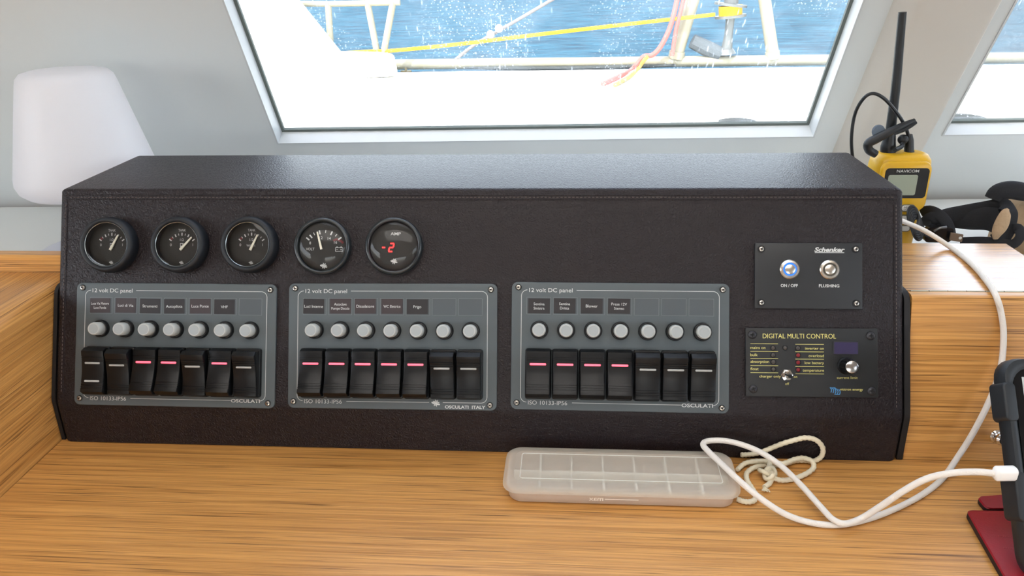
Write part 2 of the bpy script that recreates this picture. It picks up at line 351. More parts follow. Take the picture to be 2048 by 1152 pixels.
wall_with_hole('wall_left', 'x', RX0-.03, RY0, .9, (-2.6, -.25, .25, .85), ZF, ZC, 'white side wall with a long cabin window')
wall_with_hole('wall_right', 'x', RX1+.03, RY0, .9, (-2.6, -.25, .25, .85), ZF, ZC, 'white side wall with a long cabin window')
wall_with_hole('wall_back', 'y', RY0, RX0, RX1, (-.9, .9, ZF, .75), ZF, ZC, 'white wall with wide open cockpit doorway')

# ------------------------------------------------------------------ outside: deck, sea, rigging
struct(MB().box(-7, 9, .75, 5.2, -.42, -.30).build('foredeck', mat('deck_gelcoat', (240, 238, 230), .5), None, 0), 'white sunlit foredeck outside the windows')
sea = MB().add([(-3000, 2, -1.6), (3000, 2, -1.6), (3000, 4000, -1.6), (-3000, 4000, -1.6)], [(0, 1, 2, 3)]).build('sea', sea_mat(), None, 0)
stuff(sea); sea['label'] = 'rippled blue sea beyond the foredeck'; sea['category'] = 'sea'
YO = 5.3; PPM = F/5.9
def oy(x, y, Y=YO): return V(onY(x, y, Y))
cream = mat('painted_tube', (128, 123, 104), .55)
# crossbeam
a = oy(800, 129); c = oy(1655, 120); dx = np.array(c)-np.array(a); A2 = np.array(a)-dx*.02; C2 = np.array(a)+dx*1.6
e = thing('crossbeam', 'long white bow crossbeam along the front edge of the deck', 'beam', V(A2))
MB().tube([(0, 0, 0), V(C2-A2)], .038, 14).build('beam', cream, e)
p = [np.array(oy(x, y, 5.245))-A2 for x, y in ((930, 136), (1120, 137), (1350, 131))]
MB().tube([V(q) for q in spline(p, 5)], [.006, .01, .014, .016, .016, .016, .016, .016, .014, .012, .01], 8).build('padding_strip', mat('grey_padding', (46, 50, 50), .8), e)
q0 = np.array(oy(812, 140, 5.22))-A2
MB().tube([V(q0+np.array((0, 0, .02))), V(q0+np.array((0, 0, -.06)))], .010, 8).tube([V(q0+np.array((-.04, 0, -.01))), V(q0+np.array((.04, 0, -.01)))], .008, 8).build('fitting', mat('bronze_fitting', (84, 76, 52), .5, .3), e)
# struts
for lab, (x0, y0, x1, y1), r in (('white slanted strut rising from the crossbeam beside the red ropes', (1392, -22, 1352, 112), .05), ('white upright strut right of the furling drum', (1526, -22, 1546, 112), .045)):
    a = np.array(oy(x1, y1)); c = np.array(oy(x0, y0)); e = thing('bow_strut', lab, 'strut', V(a))
    MB().tube([(0, 0, 0), V((c-a)*.5), V((c-a)*1.6)], [r, r*.97, r*.95], 12).build('tube', cream, e)
    MB().tube([(0, 0, -.02), V((c-a)*.07)], r*1.15, 12).build('foot', cream, e)
# furler
a = np.array(oy(1453, 106)); e = thing('furling_drum', 'headsail furling drum with yellow line on a grey shaft', 'furler', V(a))
def rel(x, y, Y=YO): return V(np.array(oy(x, y, Y))-a)
grey_m = mat('weathered_aluminium', (98, 100, 98), .45, .5)
MB().tube([rel(1452, 108), rel(1457, 70), rel(1461, 34)], [.045, .03, .032], 12).build('shaft', grey_m, e)
MB().tube([rel(1452, 108), rel(1452, 98)], [.07, .05], 12).build('base', grey_m, e)
def dr(x0, y0, x1, y1, r): return MB().tube([rel(x0, y0), rel(x1, y1)], r, 16)
dr(1461, 35, 1461, 30, .11).build('drum_flange', grey_m, e); dr(1461, 12, 1462, 7, .115).build('drum_flange', grey_m, e)
dr(1461, 31, 1461, 11, .082).build('wound_line', mat('yellow_line', (205, 152, 8), .8, bump=(200, .5, .004)), e)
dr(1462, 7, 1468, -50, .05).build('stay', grey_m, e)
MB().tube([rel(1384, 82), rel(1412, 96), rel(1440, 108)], [.05, .055, .05], 10).build('drain_hose', mat('grey_hose', (72, 78, 82), .7, bump=(120, .6, .006)), e)
# ropes
def rope(name, pts, r, m, lab, cat='rope', group=None):
    P = [np.array(onZ(q[0], q[1], -.287)) if q[-1] == 'deck' else np.array(oy(*q)) for q in pts]; o = P[0]; e = MB().tube([V(k-o) for k in spline(P, 5)], r, 8).build(name, m, None, loc=V(o)); return tag(e, lab, cat, group)
yel = MATS['yellow_line']; pink = mat('faded_red_rope', (190, 84, 78), .8, bump=(150, .5, .004)); buff = mat('buff_rope', (140, 118, 56), .8)
rope('furling_line', [(680, 107, 5.08), (738, 103, 5.08), (790, 101, 5.10), (920, 88, 5.14), (1060, 71, 5.17), (1250, 49, 5.2), (1430, 29, 5.22)], .013, yel, 'yellow furling line running across to the drum')
rope('bridle_line', [(908, 122, 5.3), (940, 96), (975, 74), (1000, 60), (1040, 37), (1110, -4)], .012, mat('grey_cord', (110, 106, 106), .8), 'pale grey bridle cord rising from the crossbeam')
for x, y, bl_ in ((981, 69, 'white bead on the bridle cord beside the yellow line'), (998, 57, 'white bead higher up the bridle cord')):
    o = np.array(oy(x, y, 5.27)); tag(MB().ball((0, 0, 0), .03).build('bead', mat('white_bead', (165, 163, 155), .4), None, loc=V(o)), bl_, 'bead', 'beads on the bridle cord')
rope('red_rope', [(1362, -40, 5.2), (1352, 10, 5.2), (1340, 55, 5.2), (1322, 92, 5.2), (1305, 110, 5.2), (1288, 113, 5.2), (1274, 128, 5.2), (1262, 141, 5.17), (1240, 152, 'deck'), (1206, 168, 'deck')], .017, pink, 'faded red rope sagging in a curve to its knot')
rope('red_rope', [(1376, -40, 5.2), (1362, 20, 5.2), (1352, 60, 5.2), (1344, 112, 5.2)], .014, pink, 'faded red rope running straight beside the slanted strut')
rope('rope_tail', [(1296, 112, 5.18), (1287, 122, 5.18), (1275, 139, 5.16), (1258, 154, 'deck'), (1230, 170, 'deck')], .014, buff, 'buff rope tail hanging from the red knot onto the deck')
# guard rail
a = np.array(oy(662, 104, 5.1)); e = thing('guard_rail', 'cream tubular guard rail with slanting posts above the water', 'railing', V(a))
for nm, q in (('top_rail', [(560, 7), (660, 8), (800, 5)]), ('post', [(656, 4), (662, 104)]), ('post', [(735, 6), (754, 104)]), ('post', [(786, 4), (767, 108)])):
    MB().tube([V(np.array(oy(*k, 5.1))-a) for k in q], .02 if nm == 'top_rail' else .024, 10).build(nm, cream, e)
# white moulding in front of the rail
poly = [(400, -200), (520, -105), (598, 0), (684, 107), (760, 108), (788, 112), (792, 128), (796, 152), (400, 170)]
P = [np.array(oy(x, y, 4.9)) for x, y in poly]; o = P[-2]
e = MB().rings([[V(k-o) for k in P], [V(k-o+np.array((-.05, .15, 0))) for k in P]]).build('hull_moulding', MATS['deck_gelcoat'], None, 0, V(o)); tag(e, 'white hull moulding with a steep sloping edge before the railing', 'hull')
# deck plate
for lab, x, y, dxp in (('grey scuffed round deck plate outside the wide window', 1475, 245, .09), ('grey scuffed deck plate outside the narrow window', 1925, 237, .1)):
    o = onZ(x, y, -.3); MBp = MB().lathe([(dxp, 0), (dxp, .006), (dxp*.8, .010), (.001, .012)], 20); tag(MBp.build('deck_plate', mat('scuffed_plate', (48, 48, 44), .7, var=(30, .5)), None, loc=V(o)), lab, 'plate')

# ------------------------------------------------------------------ joinery
ZL, ZS = .146, .10
e = thing('desk', 'oak veneer chart desk top in front of the console', 'desk', (0, 0, 0))
MB().box(-.4495, .62, -.42, .2555, -.03, 0).build('desktop', oak_x, e, 0)
MB().box(-.4495, .62, -.425, -.42, -.034, 0).build('edge_strip', oak_x, e, 0)
MB().box(-.4495, .62, .0, .02, ZF+.001, -.03).build('back_panel', oak_x, e, 0)
# left cabinet, rounded inner top edge
e = thing('side_cabinet', 'oak side cabinet with rounded top edge left of the console', 'cabinet', (-.70, -.1, 0))
XL, ZT, RR = -.4505, .1465, .016
sec = [(-.95, ZF+.001), (XL, ZF+.001), (XL, ZT-RR)]+[(XL-RR+RR*math.cos(a), ZT-RR+RR*math.sin(a)) for a in [math.pi/2*k/6 for k in range(1, 7)]]+[(-.95, ZT)]
MB().rings([[(x+.70, y+.1, z) for x, z in sec] for y in (-.42, .108)]).build('body', oak_y, e, 40)
s2 = [(.108, ZT-.05), (.108, ZT+.016), (.110, ZT+.0185), (.122, ZT+.0185), (.124, ZT+.016), (.124, ZT-.05)]
MB().rings([[(x+.70, y+.1, z) for y, z in s2] for x in (-.95, -.4465)]).build('fiddle_rail', oak_x, e, 30)
# right locker with hinged lid
XR0, XR1, YF, SL = .3665, .518, .0235, .3
def onS(x, y, off=0.):
    n = np.array((0, -1., SL)); n /= np.linalg.norm(n); d = ray(x, y); return CP+d*((np.array((0, YF, 0))+n*off-CP)@n)/(d@n)
YT = YF+SL*ZL
e = thing('locker', 'low oak locker with a hinged lid right of the console', 'locker', (XR0, YF, 0))
def arc(p0, p1, p2, r, n=4):
    """fillet at p1"""
    p0, p1, p2 = (np.array(p, float) for p in (p0, p1, p2)); a = (p0-p1)/np.linalg.norm(p0-p1); c = (p2-p1)/np.linalg.norm(p2-p1)
    h = math.acos(max(-1, min(1, a@c)))/2; d = r/math.tan(h); s, t = p1+a*d, p1+c*d
    bis = (a+c)/np.linalg.norm(a+c); o = p1+bis*r/math.sin(h); out = []
    for k in range(n+1):
        q = s*(1-k/n)+t*(k/n)-o; out.append(tuple(o+q/np.linalg.norm(q)*r))
    return out
sec = [(YF, .0004)]+arc((YF, 0), (YT, ZL), (.2, ZL), .006, 5)+[(YT+.0110, ZL), (YT+.0110, .0004)]
MB().rings([[(x, y-YF, z) for y, z in sec] for x in (0, XR1-XR0)]).build('front_panel', oak_x, e, 40)
MB().box(0, XR1-XR0, YT+.0112-YF, .208-YF, .0004, ZL-.018).build('carcass', oak_x, e, 0)
MB().box(0, XR1-XR0, YT+.0128-YF, .2105-YF, ZL-.0178, ZL).build('lid', oak_lid, e, 0)
brass = mat('hinge_metal', (176, 170, 150), .35, .9)
for k in range(9):
    x = .003+k*.0165
    MB().tube([(x, YT+.0119-YF, ZL-.0004), (x+.0158, YT+.0119-YF, ZL-.0004)], .0012, 8).build('hinge_knuckle', brass, e)
kp = onS(1993, 873)-np.array((XR0, YF, 0))
kb = MB().lathe([(.0062, 0), (.0064, .0015), (.0050, .0025), (.0048, .006), (.0056, .008), (.0056, .0105), (.004, .0125), (.0005, .013)], 20).build('knob', mat('chrome', (225, 225, 225), .08, 1.), e)
kb.location = V(kp); kb.rotation_euler = (math.pi/2-math.atan(SL), 0, 0)
# shelf behind, notched round the console and locker
pl = [(-2.0, .1245), (-.4475, .1245), (-.4475, .2560), (.3660, .2560), (.3660, .2120), (.5200, .2120), (.5200, .02), (2.0, .02), (2.0, .575), (-2.0, .455)]
tag(MB().prism(pl, ZS-.02, ZS).build('shelf', white_gel, None, 0), 'white gloss shelf running under the sloping windows', 'shelf')

# ------------------------------------------------------------------ console
AL = .4246; SA, CA = math.sin(AL), math.cos(AL)
CX0, CX1 = -.4454, .3597; CC = -.0428
def FM(u, v, off=.0002, rot=0.):
    o = (u, v*SA-CA*off, v*CA+SA*off); m = Matrix(((1, 0, 0, o[0]), (0, SA, -CA, o[1]), (0, CA, SA, o[2]), (0, 0, 0, 1)))
    return m @ Matrix.Rotation(rot, 4, 'Z')
NF = np.array((0, -CA, SA))
def face(x, y, off=0.):
    d = ray(x, y); q = CP+d*((NF*off-CP)@NF)/(d@NF); return q[0], q[1]*SA+q[2]*CA
con = thing('instrument_console', 'dark brown leather covered sloping instrument console on the desk', 'console', (CC, .02, 0))
TV, DEP, KV = .2585, .1459, .050
B0 = (.0193, .0006); KP = (KV*SA, KV*CA); TP = (TV*SA, TV*CA); BP = (TV*SA+DEP, TV*CA); BB = (TV*SA+DEP, .0006)
prof = [B0]+arc(B0, KP, TP, .02)+arc(KP, TP, BP, .004, 4)+arc(TP, BP, BB, .004, 3)+[BB]
prof.insert(0, (BB[0], .0006)); prof.pop(0)
def offs(pr, d):
    P = [np.array(p) for p in pr]; n = len(P); out = []
    for i in range(n):
        a = P[i]-P[i-1]; c = P[(i+1) % n]-P[i]; a /= np.linalg.norm(a); c /= np.linalg.norm(c)
        n1 = np.array((-a[1], a[0])); n2 = np.array((-c[1], c[0])); m = n1+n2; m /= np.linalg.norm(m); k = d/max(.35, m@n1); out.append(tuple(P[i]-m*k*(1 if area > 0 else -1)*-1))
    return out
area = sum(prof[i-1][0]*prof[i][1]-prof[i][0]*prof[i-1][1] for i in range(len(prof)))
R = []
ER = .0072
for side in (0, 1):
    seq = [math.pi/2*k/4 for k in range(5)]
    if side: seq = seq[::-1]
    for a in seq:
        i = ER*(1-math.sin(a)); dxx = ER*(1-math.cos(a)) if False else ER*(1-math.cos(math.pi/2-a)) if False else None
        x = (CX0+ER*(1-math.cos(a))) if not side else (CX1-ER*(1-math.cos(a)))
        ins = ER*(1-math.sin(a))
        R.append((x, ins))
rings = [[(x-CC, y-.02, max(z, .0006)) for y, z in offs(prof, ins)] for x, ins in R]
MB().rings(rings).build('body', LEA, con, 50)
thread = mat('dark_thread', (92, 82, 80), .7)
def fl(u, v, off): return (u-CC, v*SA-CA*off-.02, v*CA+SA*off)
b = MB()
for v in (.2525, .2482): b.tube([fl(CX0+.008, v, .0001), fl(CX1-.008, v, .0001)], .00055, 6)
b.build('seam', LEA, con)
for u in (CX0+.0095, CX1-.0095): MB().tube([fl(u, .055, .0001), fl(u, .2475, .0001)], .00045, 6).build('seam', LEA, con)
b = MB()
k = CX0+.012
while k < CX1-.012: b.tube([fl(k, .2503, .0002), fl(k+.0022, .2503, .0002)], .00035, 5); k += .0037
k = .06
while k < .245:
    for u in (CX0+.0078, CX1-.0078): b.tube([fl(u, k, .0001), fl(u, k+.0022, .0001)], .00035, 5)
    k += .0037
stuff(b.build('stitching', thread, con))
blk = mat('black_side_board', (20, 18, 19), .6)
for s, x0, x1 in ((-1, CX0-.0040, CX0-.0003), (1, CX1+.0003, CX1+.0055)):
    zt = .1475; vt = zt/CA
    pr = [(B0[0]+.003, .0006)]+arc((B0[0]+.003, 0), (KP[0]+.003, KP[1]), (TP[0]+.003, TP[1]), .02)+arc((KP[0]+.003, KP[1]), (vt*SA+.003, zt), (.22, zt), .012)+[(.22, zt), (.22, .0006)]
    MB().rings([[(x-CC, y-.02, z) for y, z in pr] for x in (x0, x1)]).build('side_board', blk, con)

# ------------------------------------------------------------------ shared bits
steel = mat('stainless', (196, 190, 182), .28, 1.); dark_hole = mat('dark_recess', (18, 18, 20), .7)
white_ink = mat('white_print', (205, 208, 208), .6); yellow_ink = mat('yellow_print', (222, 214, 130), .6); red_ink = mat('red_print', (205, 50, 50), .6)
def screw_meshes(r, m, nm):
    a = MB().lathe([(r, 0), (r, .0006), (r*.8, .0013), (r*.35, .0016), (.0001, .0016)], 18).mesh(nm, m)
    c = MB(); w = r*.16; l = r*.55
    c.box(-w, w, -l, l, .00155, .0018).box(-l, l, -w, w, .00155, .0018); return a, c.mesh('cross_slot', dark_hole, 0)
SCREW = screw_meshes(.0024, steel, 'screw'); WASH = MB().lathe([(.0034, 0), (.0034, .0005), (.0024, .0007), (.0001, .0007)], 20).mesh('washer', dark_hole)
def screws(e, pts, z, sm=None, wash=None):
    for x, y in pts:
        a = place('screw', (sm or SCREW)[0], e, (x, y, z), (0, 0, random.uniform(0, 1.5))); place('cross_slot', (sm or SCREW)[1], a)
        if wash: place('washer', wash, a, (0, 0, -.0001))

# ------------------------------------------------------------------ 12 volt panels
pan_grey = mat('grey_panel', (80, 88, 92), .5, bump=(2500, .08, .0002)); lab_black = mat('label_black', (40, 38, 41), .45); lab_brown = mat('label_dark_brown', (58, 50, 53), .45)
slot_m = mat('empty_label_slot', (76, 83, 88), .5); blk_plastic = mat('black_plastic', (15, 16, 18), .38, spec=.35); rub = mat('black_collar', (20, 21, 23), .55)
cap_m = mat('milky_button', (186, 190, 188), .35, sss=.3); cap_top = mat('milky_button_end', (160, 167, 170), .3)
bar_on = mat('lit_red_bar', (255, 120, 135), .4, emis=(255, 60, 85), est=.9); bar_off = mat('unlit_grey_bar', (170, 172, 172), .4)
faceplate = MB().rbox(.200, .1187, .0055, 0, .0022, .0006).mesh('faceplate', pan_grey)
SW = .0225
def rocker_mesh():
    H = .0235; N = 44; pr = []
    gro = (.0138, .0118, .0100, -.0112, -.0134, -.0156)
    vs_ = sorted(set([-.0225+.045*k/30 for k in range(31)]+[g+d for g in gro for d in (-.0005, -.00049, .0005, .00049, 0)]))
    for v in vs_:
        t = v/.0225; h = .0088+.0030*abs(t)**1.6-.0055*max(0, abs(t)-.86)/.14*(.5+.5*abs(t))
        if any(abs(v-g) < .000495 for g in gro): h -= .0006
        pr.append((v, h))
    R = []
    for x, ins in ((-SW/2, .0012), (-SW/2+.0004, .0004), (-SW/2+.0013, 0), (SW/2-.0013, 0), (SW/2-.0004, .0004), (SW/2, .0012)):
        R.append([(x, v*(1-ins*12), h-ins) for v, h in pr]+[(x, .0215, .0005), (x, -.0215, .0005)])
    return MB().rings(R).mesh('rocker_switch', blk_plastic, 30)
ROCK = rocker_mesh()
BAR = MB().rbox(.0150, .0019, .0008, 0, .0006, .0003); BAR_ON = BAR.mesh('indicator_bar', bar_on); BAR_OFF = BAR.mesh('indicator_bar', bar_off)
SFR = MB().rbox(.0241, .0466, .0022, 0, .0048, .0010).mesh('switch_frame', blk_plastic)
COLL = MB().lathe([(.0084, 0), (.0084, .0030), (.0078, .0044), (.0070, .0046), (.0070, .001), (.0001, .001)], 28).mesh('button_collar', rub)
CAP = MB().lathe([(.0064, .001), (.0063, .0110), (.0060, .0125), (.0054, .0134), (.0048, .0134), (.0047, .0132), (.0001, .0132)], 28).mesh('button_cap', cap_m)
CAPT = MB().disc(.0047, .01325, 24).mesh('button_end', cap_top)
def emblem(e, x, y, s, z, m, name='emblem'):
    """a ship's wheel with a banner across it"""
    b = MB(); b.annulus(s*.42, s*.56, z, 20, x, y).disc(s*.18, z, 12, x, y)
    for k in range(8):
        a = math.pi*k/4+.2; c, d = math.cos(a), math.sin(a); b.ribbon([(x+c*s*.15, y+d*s*.15), (x+c*s*.8, y+d*s*.8)], s*.15, z+.00002)
    b.ribbon([(x-s, y+s*.15), (x-s*.3, y+s*.02), (x+s*.3, y-s*.25), (x+s*.9, y-s*.3)], s*.32, z+.00004); return b.build(name, m, e, 0)
def corner(cx, cy, r, a0, a1, n=6): return [(cx+r*math.cos(math.radians(a0+(a1-a0)*k/n)), cy+r*math.sin(math.radians(a0+(a1-a0)*k/n))) for k in range(n+1)]
def dc_panel(u, v, rot, labels, states, italy, lab):
    e = thing('dc_panel', lab, 'switch panel', group='12 volt switch panels', mtx=FM(u, v, .0002, rot))
    place('faceplate', faceplate, e); Z = .0022
    screws(e, [(-.0938, .0545), (.0940, .0538), (-.0944, -.0530), (.0936, -.0543)], Z, wash=MB().lathe([(.0030, 0), (.0030, .0003), (.0001, .0003)], 18).mesh('washer', dark_hole))
    l, r, t, bt, cr, wd = -.0909, .0908, .0521, -.0523, .0055, .00046; z = Z+.00012
    top = [(-.0396, t), (r-cr, t)]+corner(r-cr, t-cr, cr, 90, 0)+[(r, bt+cr)]+corner(r-cr, bt+cr, cr, 0, -90)
    if italy: top += [(.0492, bt)]
    b = MB().ribbon(top, wd, z)
    if italy: b.ribbon([(.0362, bt), (-.0430, bt)], wd, z)
    else: b.ribbon([(.0570, bt), (-.0430, bt)], wd, z)
    b.ribbon([(-.0858, t)]+corner(l+cr, t-cr, cr, 90, 180)+[(l, bt+cr)]+corner(l+cr, bt+cr, cr, 180, 270)+[(-.0858, bt)], wd, z)
    b.build('printed_border', white_ink, e, 0)
    text('12 volt DC panel', .0037, -.0838, .0520, white_ink, e, z, 'LEFT', .0404)
    text('ISO 10133-IP56', .0037, -.0838, -.0527, white_ink, e, z, 'LEFT', .0364)
    if italy:
        text('OSCULATI  ITALY', .0028, .0702, -.0563, white_ink, e, z, 'CENTER', .0380, bold=.02); emblem(e, .0427, -.0528, .0042, z, white_ink)
    else:
        b2 = MB().rect(.0566, .0862, -.0552, -.0497, z-.00006).build('print_ground', pan_grey, e, 0)
        text('OSCULATI', .0031, .0714, -.0525, white_ink, e, z, 'CENTER', .0284, bold=.02)
    for i in range(7):
        x = -.0747+.0249*i
        lb = labels[i] if i < len(labels) else ''
        jx, jy, jr = random.uniform(-.0007, .0007), random.uniform(-.0004, .0004), random.uniform(-.015, .015)
        s = MB().rect(x-.0112, x+.0112, .0374-.0078, .0374+.0078, Z+.00008).build('label_slot', slot_m, e, 0)
        b = MB()
        for q in ([(x-.0112, .0296), (x-.0112, .0452)], [(x-.0112, .0452), (x+.0112, .0452)], [(x+.0112, .0452), (x+.0112, .0296)], [(x+.0112, .0296), (x-.0112, .0296)]): b.ribbon(q, .00025, Z+.0001)
        b.build('slot_outline', mat('slot_outline_grey', (118, 125, 128), .5), s, 0)
        if lb:
            c = MB().rbox(.0203, .0140, .0003, 0, .0003).build('label_plate', lab_brown if i in (0, 1, 4) and not italy and u < -.2 else (lab_brown if italy and i in (1, 2, 3) else lab_black), e, 0, (x+jx-.0004, .0374+jy, Z+.0001)); c.rotation_euler = (0, 0, jr)
            L = lb.split('/'); wmax = {'Luce Via Motore': .0178, 'Luce Fonda': .0125, 'Pompe Doccia': .0174, 'Autoclave': .012, 'WC Elettrico': .0163}
            for j, q in enumerate(L):
                text(q, .0024 if len(L) > 1 else .0026, 0, .0019-.0040*j if len(L) > 1 else 0, white_ink, c, .00035, width=wmax.get(q))
        k = place('button_collar', COLL, e, (x+.0008, .0150, Z)); cp = place('button_cap', CAP, k); place('button_end', CAPT, k)
        st = states[i]; y = -.0256
        fr = place('switch_frame', SFR, e, (x+.0002, y, Z))
        rk = place('rocker_switch', ROCK, e, (x+.0002, y, Z+.0030), ({1: -.17, 0: .17, 2: 0.}[st], 0, 0))
        def hgt(v): t = v/.0225; return .0088+.0030*abs(t)**1.6
        place('indicator_bar', BAR_ON if st == 1 else BAR_OFF, rk, (0, .0079, hgt(.0079)-.0002), (.14, 0, 0))
        if st == 2: place('indicator_bar', BAR_OFF, rk, (0, -.0094, hgt(.0094)-.0002), (-.16, 0, 0))
    return e
dc_panel(-.3227, .1072, -.0006, ['Luce Via Motore/Luce Fonda', 'Luci di Via', 'Strumenti', 'Autopilota', 'Luce Ponte', 'VHF'], [2, 0, 1, 1, 0, 1, 0], False, 'grey switch panel with six labels and three lit red switches')
dc_panel(-.1102, .1088, .0058, ['Luci Interne', 'Autoclave/Pompe Doccia', 'Dissalatore', 'WC Elettrico', 'Frigo'], [1, 1, 1, 1, 1, 0, 0], True, 'grey switch panel with five labels and five lit red switches')
dc_panel(.1031, .1111, -.0008, ['Sentina/Sinistra', 'Sentina/Dritta', 'Blower', 'Prese 12V/Stereo'], [1, 1, 1, 1, 0, 0, 0], False, 'grey switch panel with four labels and four lit red switches')

# ------------------------------------------------------------------ gauges
dial_m = mat('gauge_dial', (34, 34, 33), .55); ivory = mat('ivory_needle', (246, 243, 226), .45); gauge_glass = glassy('gauge_glass', (1, 1, 1), .01, 0., .9); dome_glass = glassy('domed_glass', (1, 1, 1), 0., 0., .6)
bez_rub = mat('rubber_bezel', (22, 26, 32), .5); bez_gl = mat('gloss_bezel', (38, 44, 48), .18, spec=.7); led_red = mat('red_led', (255, 40, 40), .4, emis=(255, 30, 30), est=3.); rim_m = mat('bright_rim', (150, 158, 162), .25, .8)
def tank_gauge(u, v, ang, water, lab):
    e = thing('tank_gauge', lab, 'gauge', group='small round gauges', mtx=FM(u, v))
    MB().lathe([(.0270, 0), (.0273, .004), (.0270, .0080), (.0260, .0112), (.0246, .0125), (.0232, .0126), (.0222, .0120), (.0216, .0105), (.0222, .0104), (.0225, .001), (.0270, 0)], 56, caps=False).build('bezel', bez_rub, e, 50)
    d = MB().lathe([(.0224, 0), (.0224, .0010), (.0001, .0010)], 48).build('dial', dial_m, e); z = .0012
    py = -.0040
    b = MB()
    for k, a in enumerate((-52, -39, -26, -13, 0, 13, 26, 39, 52)):
        a = math.radians(a); mj = k % 2 == 0; r0, r1 = (.0132, .0160) if mj else (.0137, .0156); b.ribbon([(r0*math.sin(a), py+r0*math.cos(a)), (r1*math.sin(a), py+r1*math.cos(a))], .0011 if mj else .0006, z)
    b.build('scale', white_ink, d, 0)
    b = MB(); b.ribbon([(.0146*math.sin(math.radians(a)), py+.0146*math.cos(math.radians(a))) for a in range(-50, -36, 3)], .0022, z-.00004).build('red_zone', mat('dull_red_print', (105, 30, 36), .6), d, 0)
    text('TANK', .0023, 0, py+.0184, white_ink, d, z, width=.0074); text('1/2', .0024, 0, py+.0092, white_ink, d, z); text('0', .0026, -.0110, py+.0042, white_ink, d, z); text('1', .0026, .0110, py+.0044, white_ink, d, z)
    if water: text('WATER', .0022, -.0004, py+.0036, white_ink, d, z, width=.0088)
    else:
        b = MB(); b.rect(-.0017, .0011, py+.0012, py+.0034, z).rect(-.0017, -.0012, py+.0034, py+.0058, z).rect(.0006, .0011, py+.0034, py+.0058, z).rect(-.0017, .0011, py+.0054, py+.0060, z).rect(-.0021, .0015, py+.0006, py+.0012, z)
        b.ribbon([(.0011, py+.0030), (.0019, py+.0026), (.0022, py+.0034), (.0022, py+.0050), (.0014, py+.0057)], .0005, z); b.build('pump_symbol', white_ink, d, 0)
    emblem(d, 0, -.0170, .0023, z, white_ink)
    n = MB(); n.rings([[(-.0014, -.0012, 0), (.0014, -.0012, 0), (.0008, .0155, 0), (-.0008, .0155, 0)], [(-.0012, -.0010, .0009), (.0012, -.0010, .0009), (.0006, .0153, .0007), (-.0006, .0153, .0007)]])
    k = n.build('needle', ivory, e, 20, (0, py, .0026)); k.rotation_euler = (0, 0, -math.radians(ang))
    MB().lathe([(.0216, 0), (.0200, .0003), (.0150, .0005), (.0080, .0006), (.0001, .0006)], 48, (0, 0, .0102), caps=False).build('lens', gauge_glass, e, 60)
    MB().lathe([(.0217, .0106), (.0213, .0112), (.0208, .0108)], 48, caps=False).build('lens_rim', rim_m, e, 60)
    return e
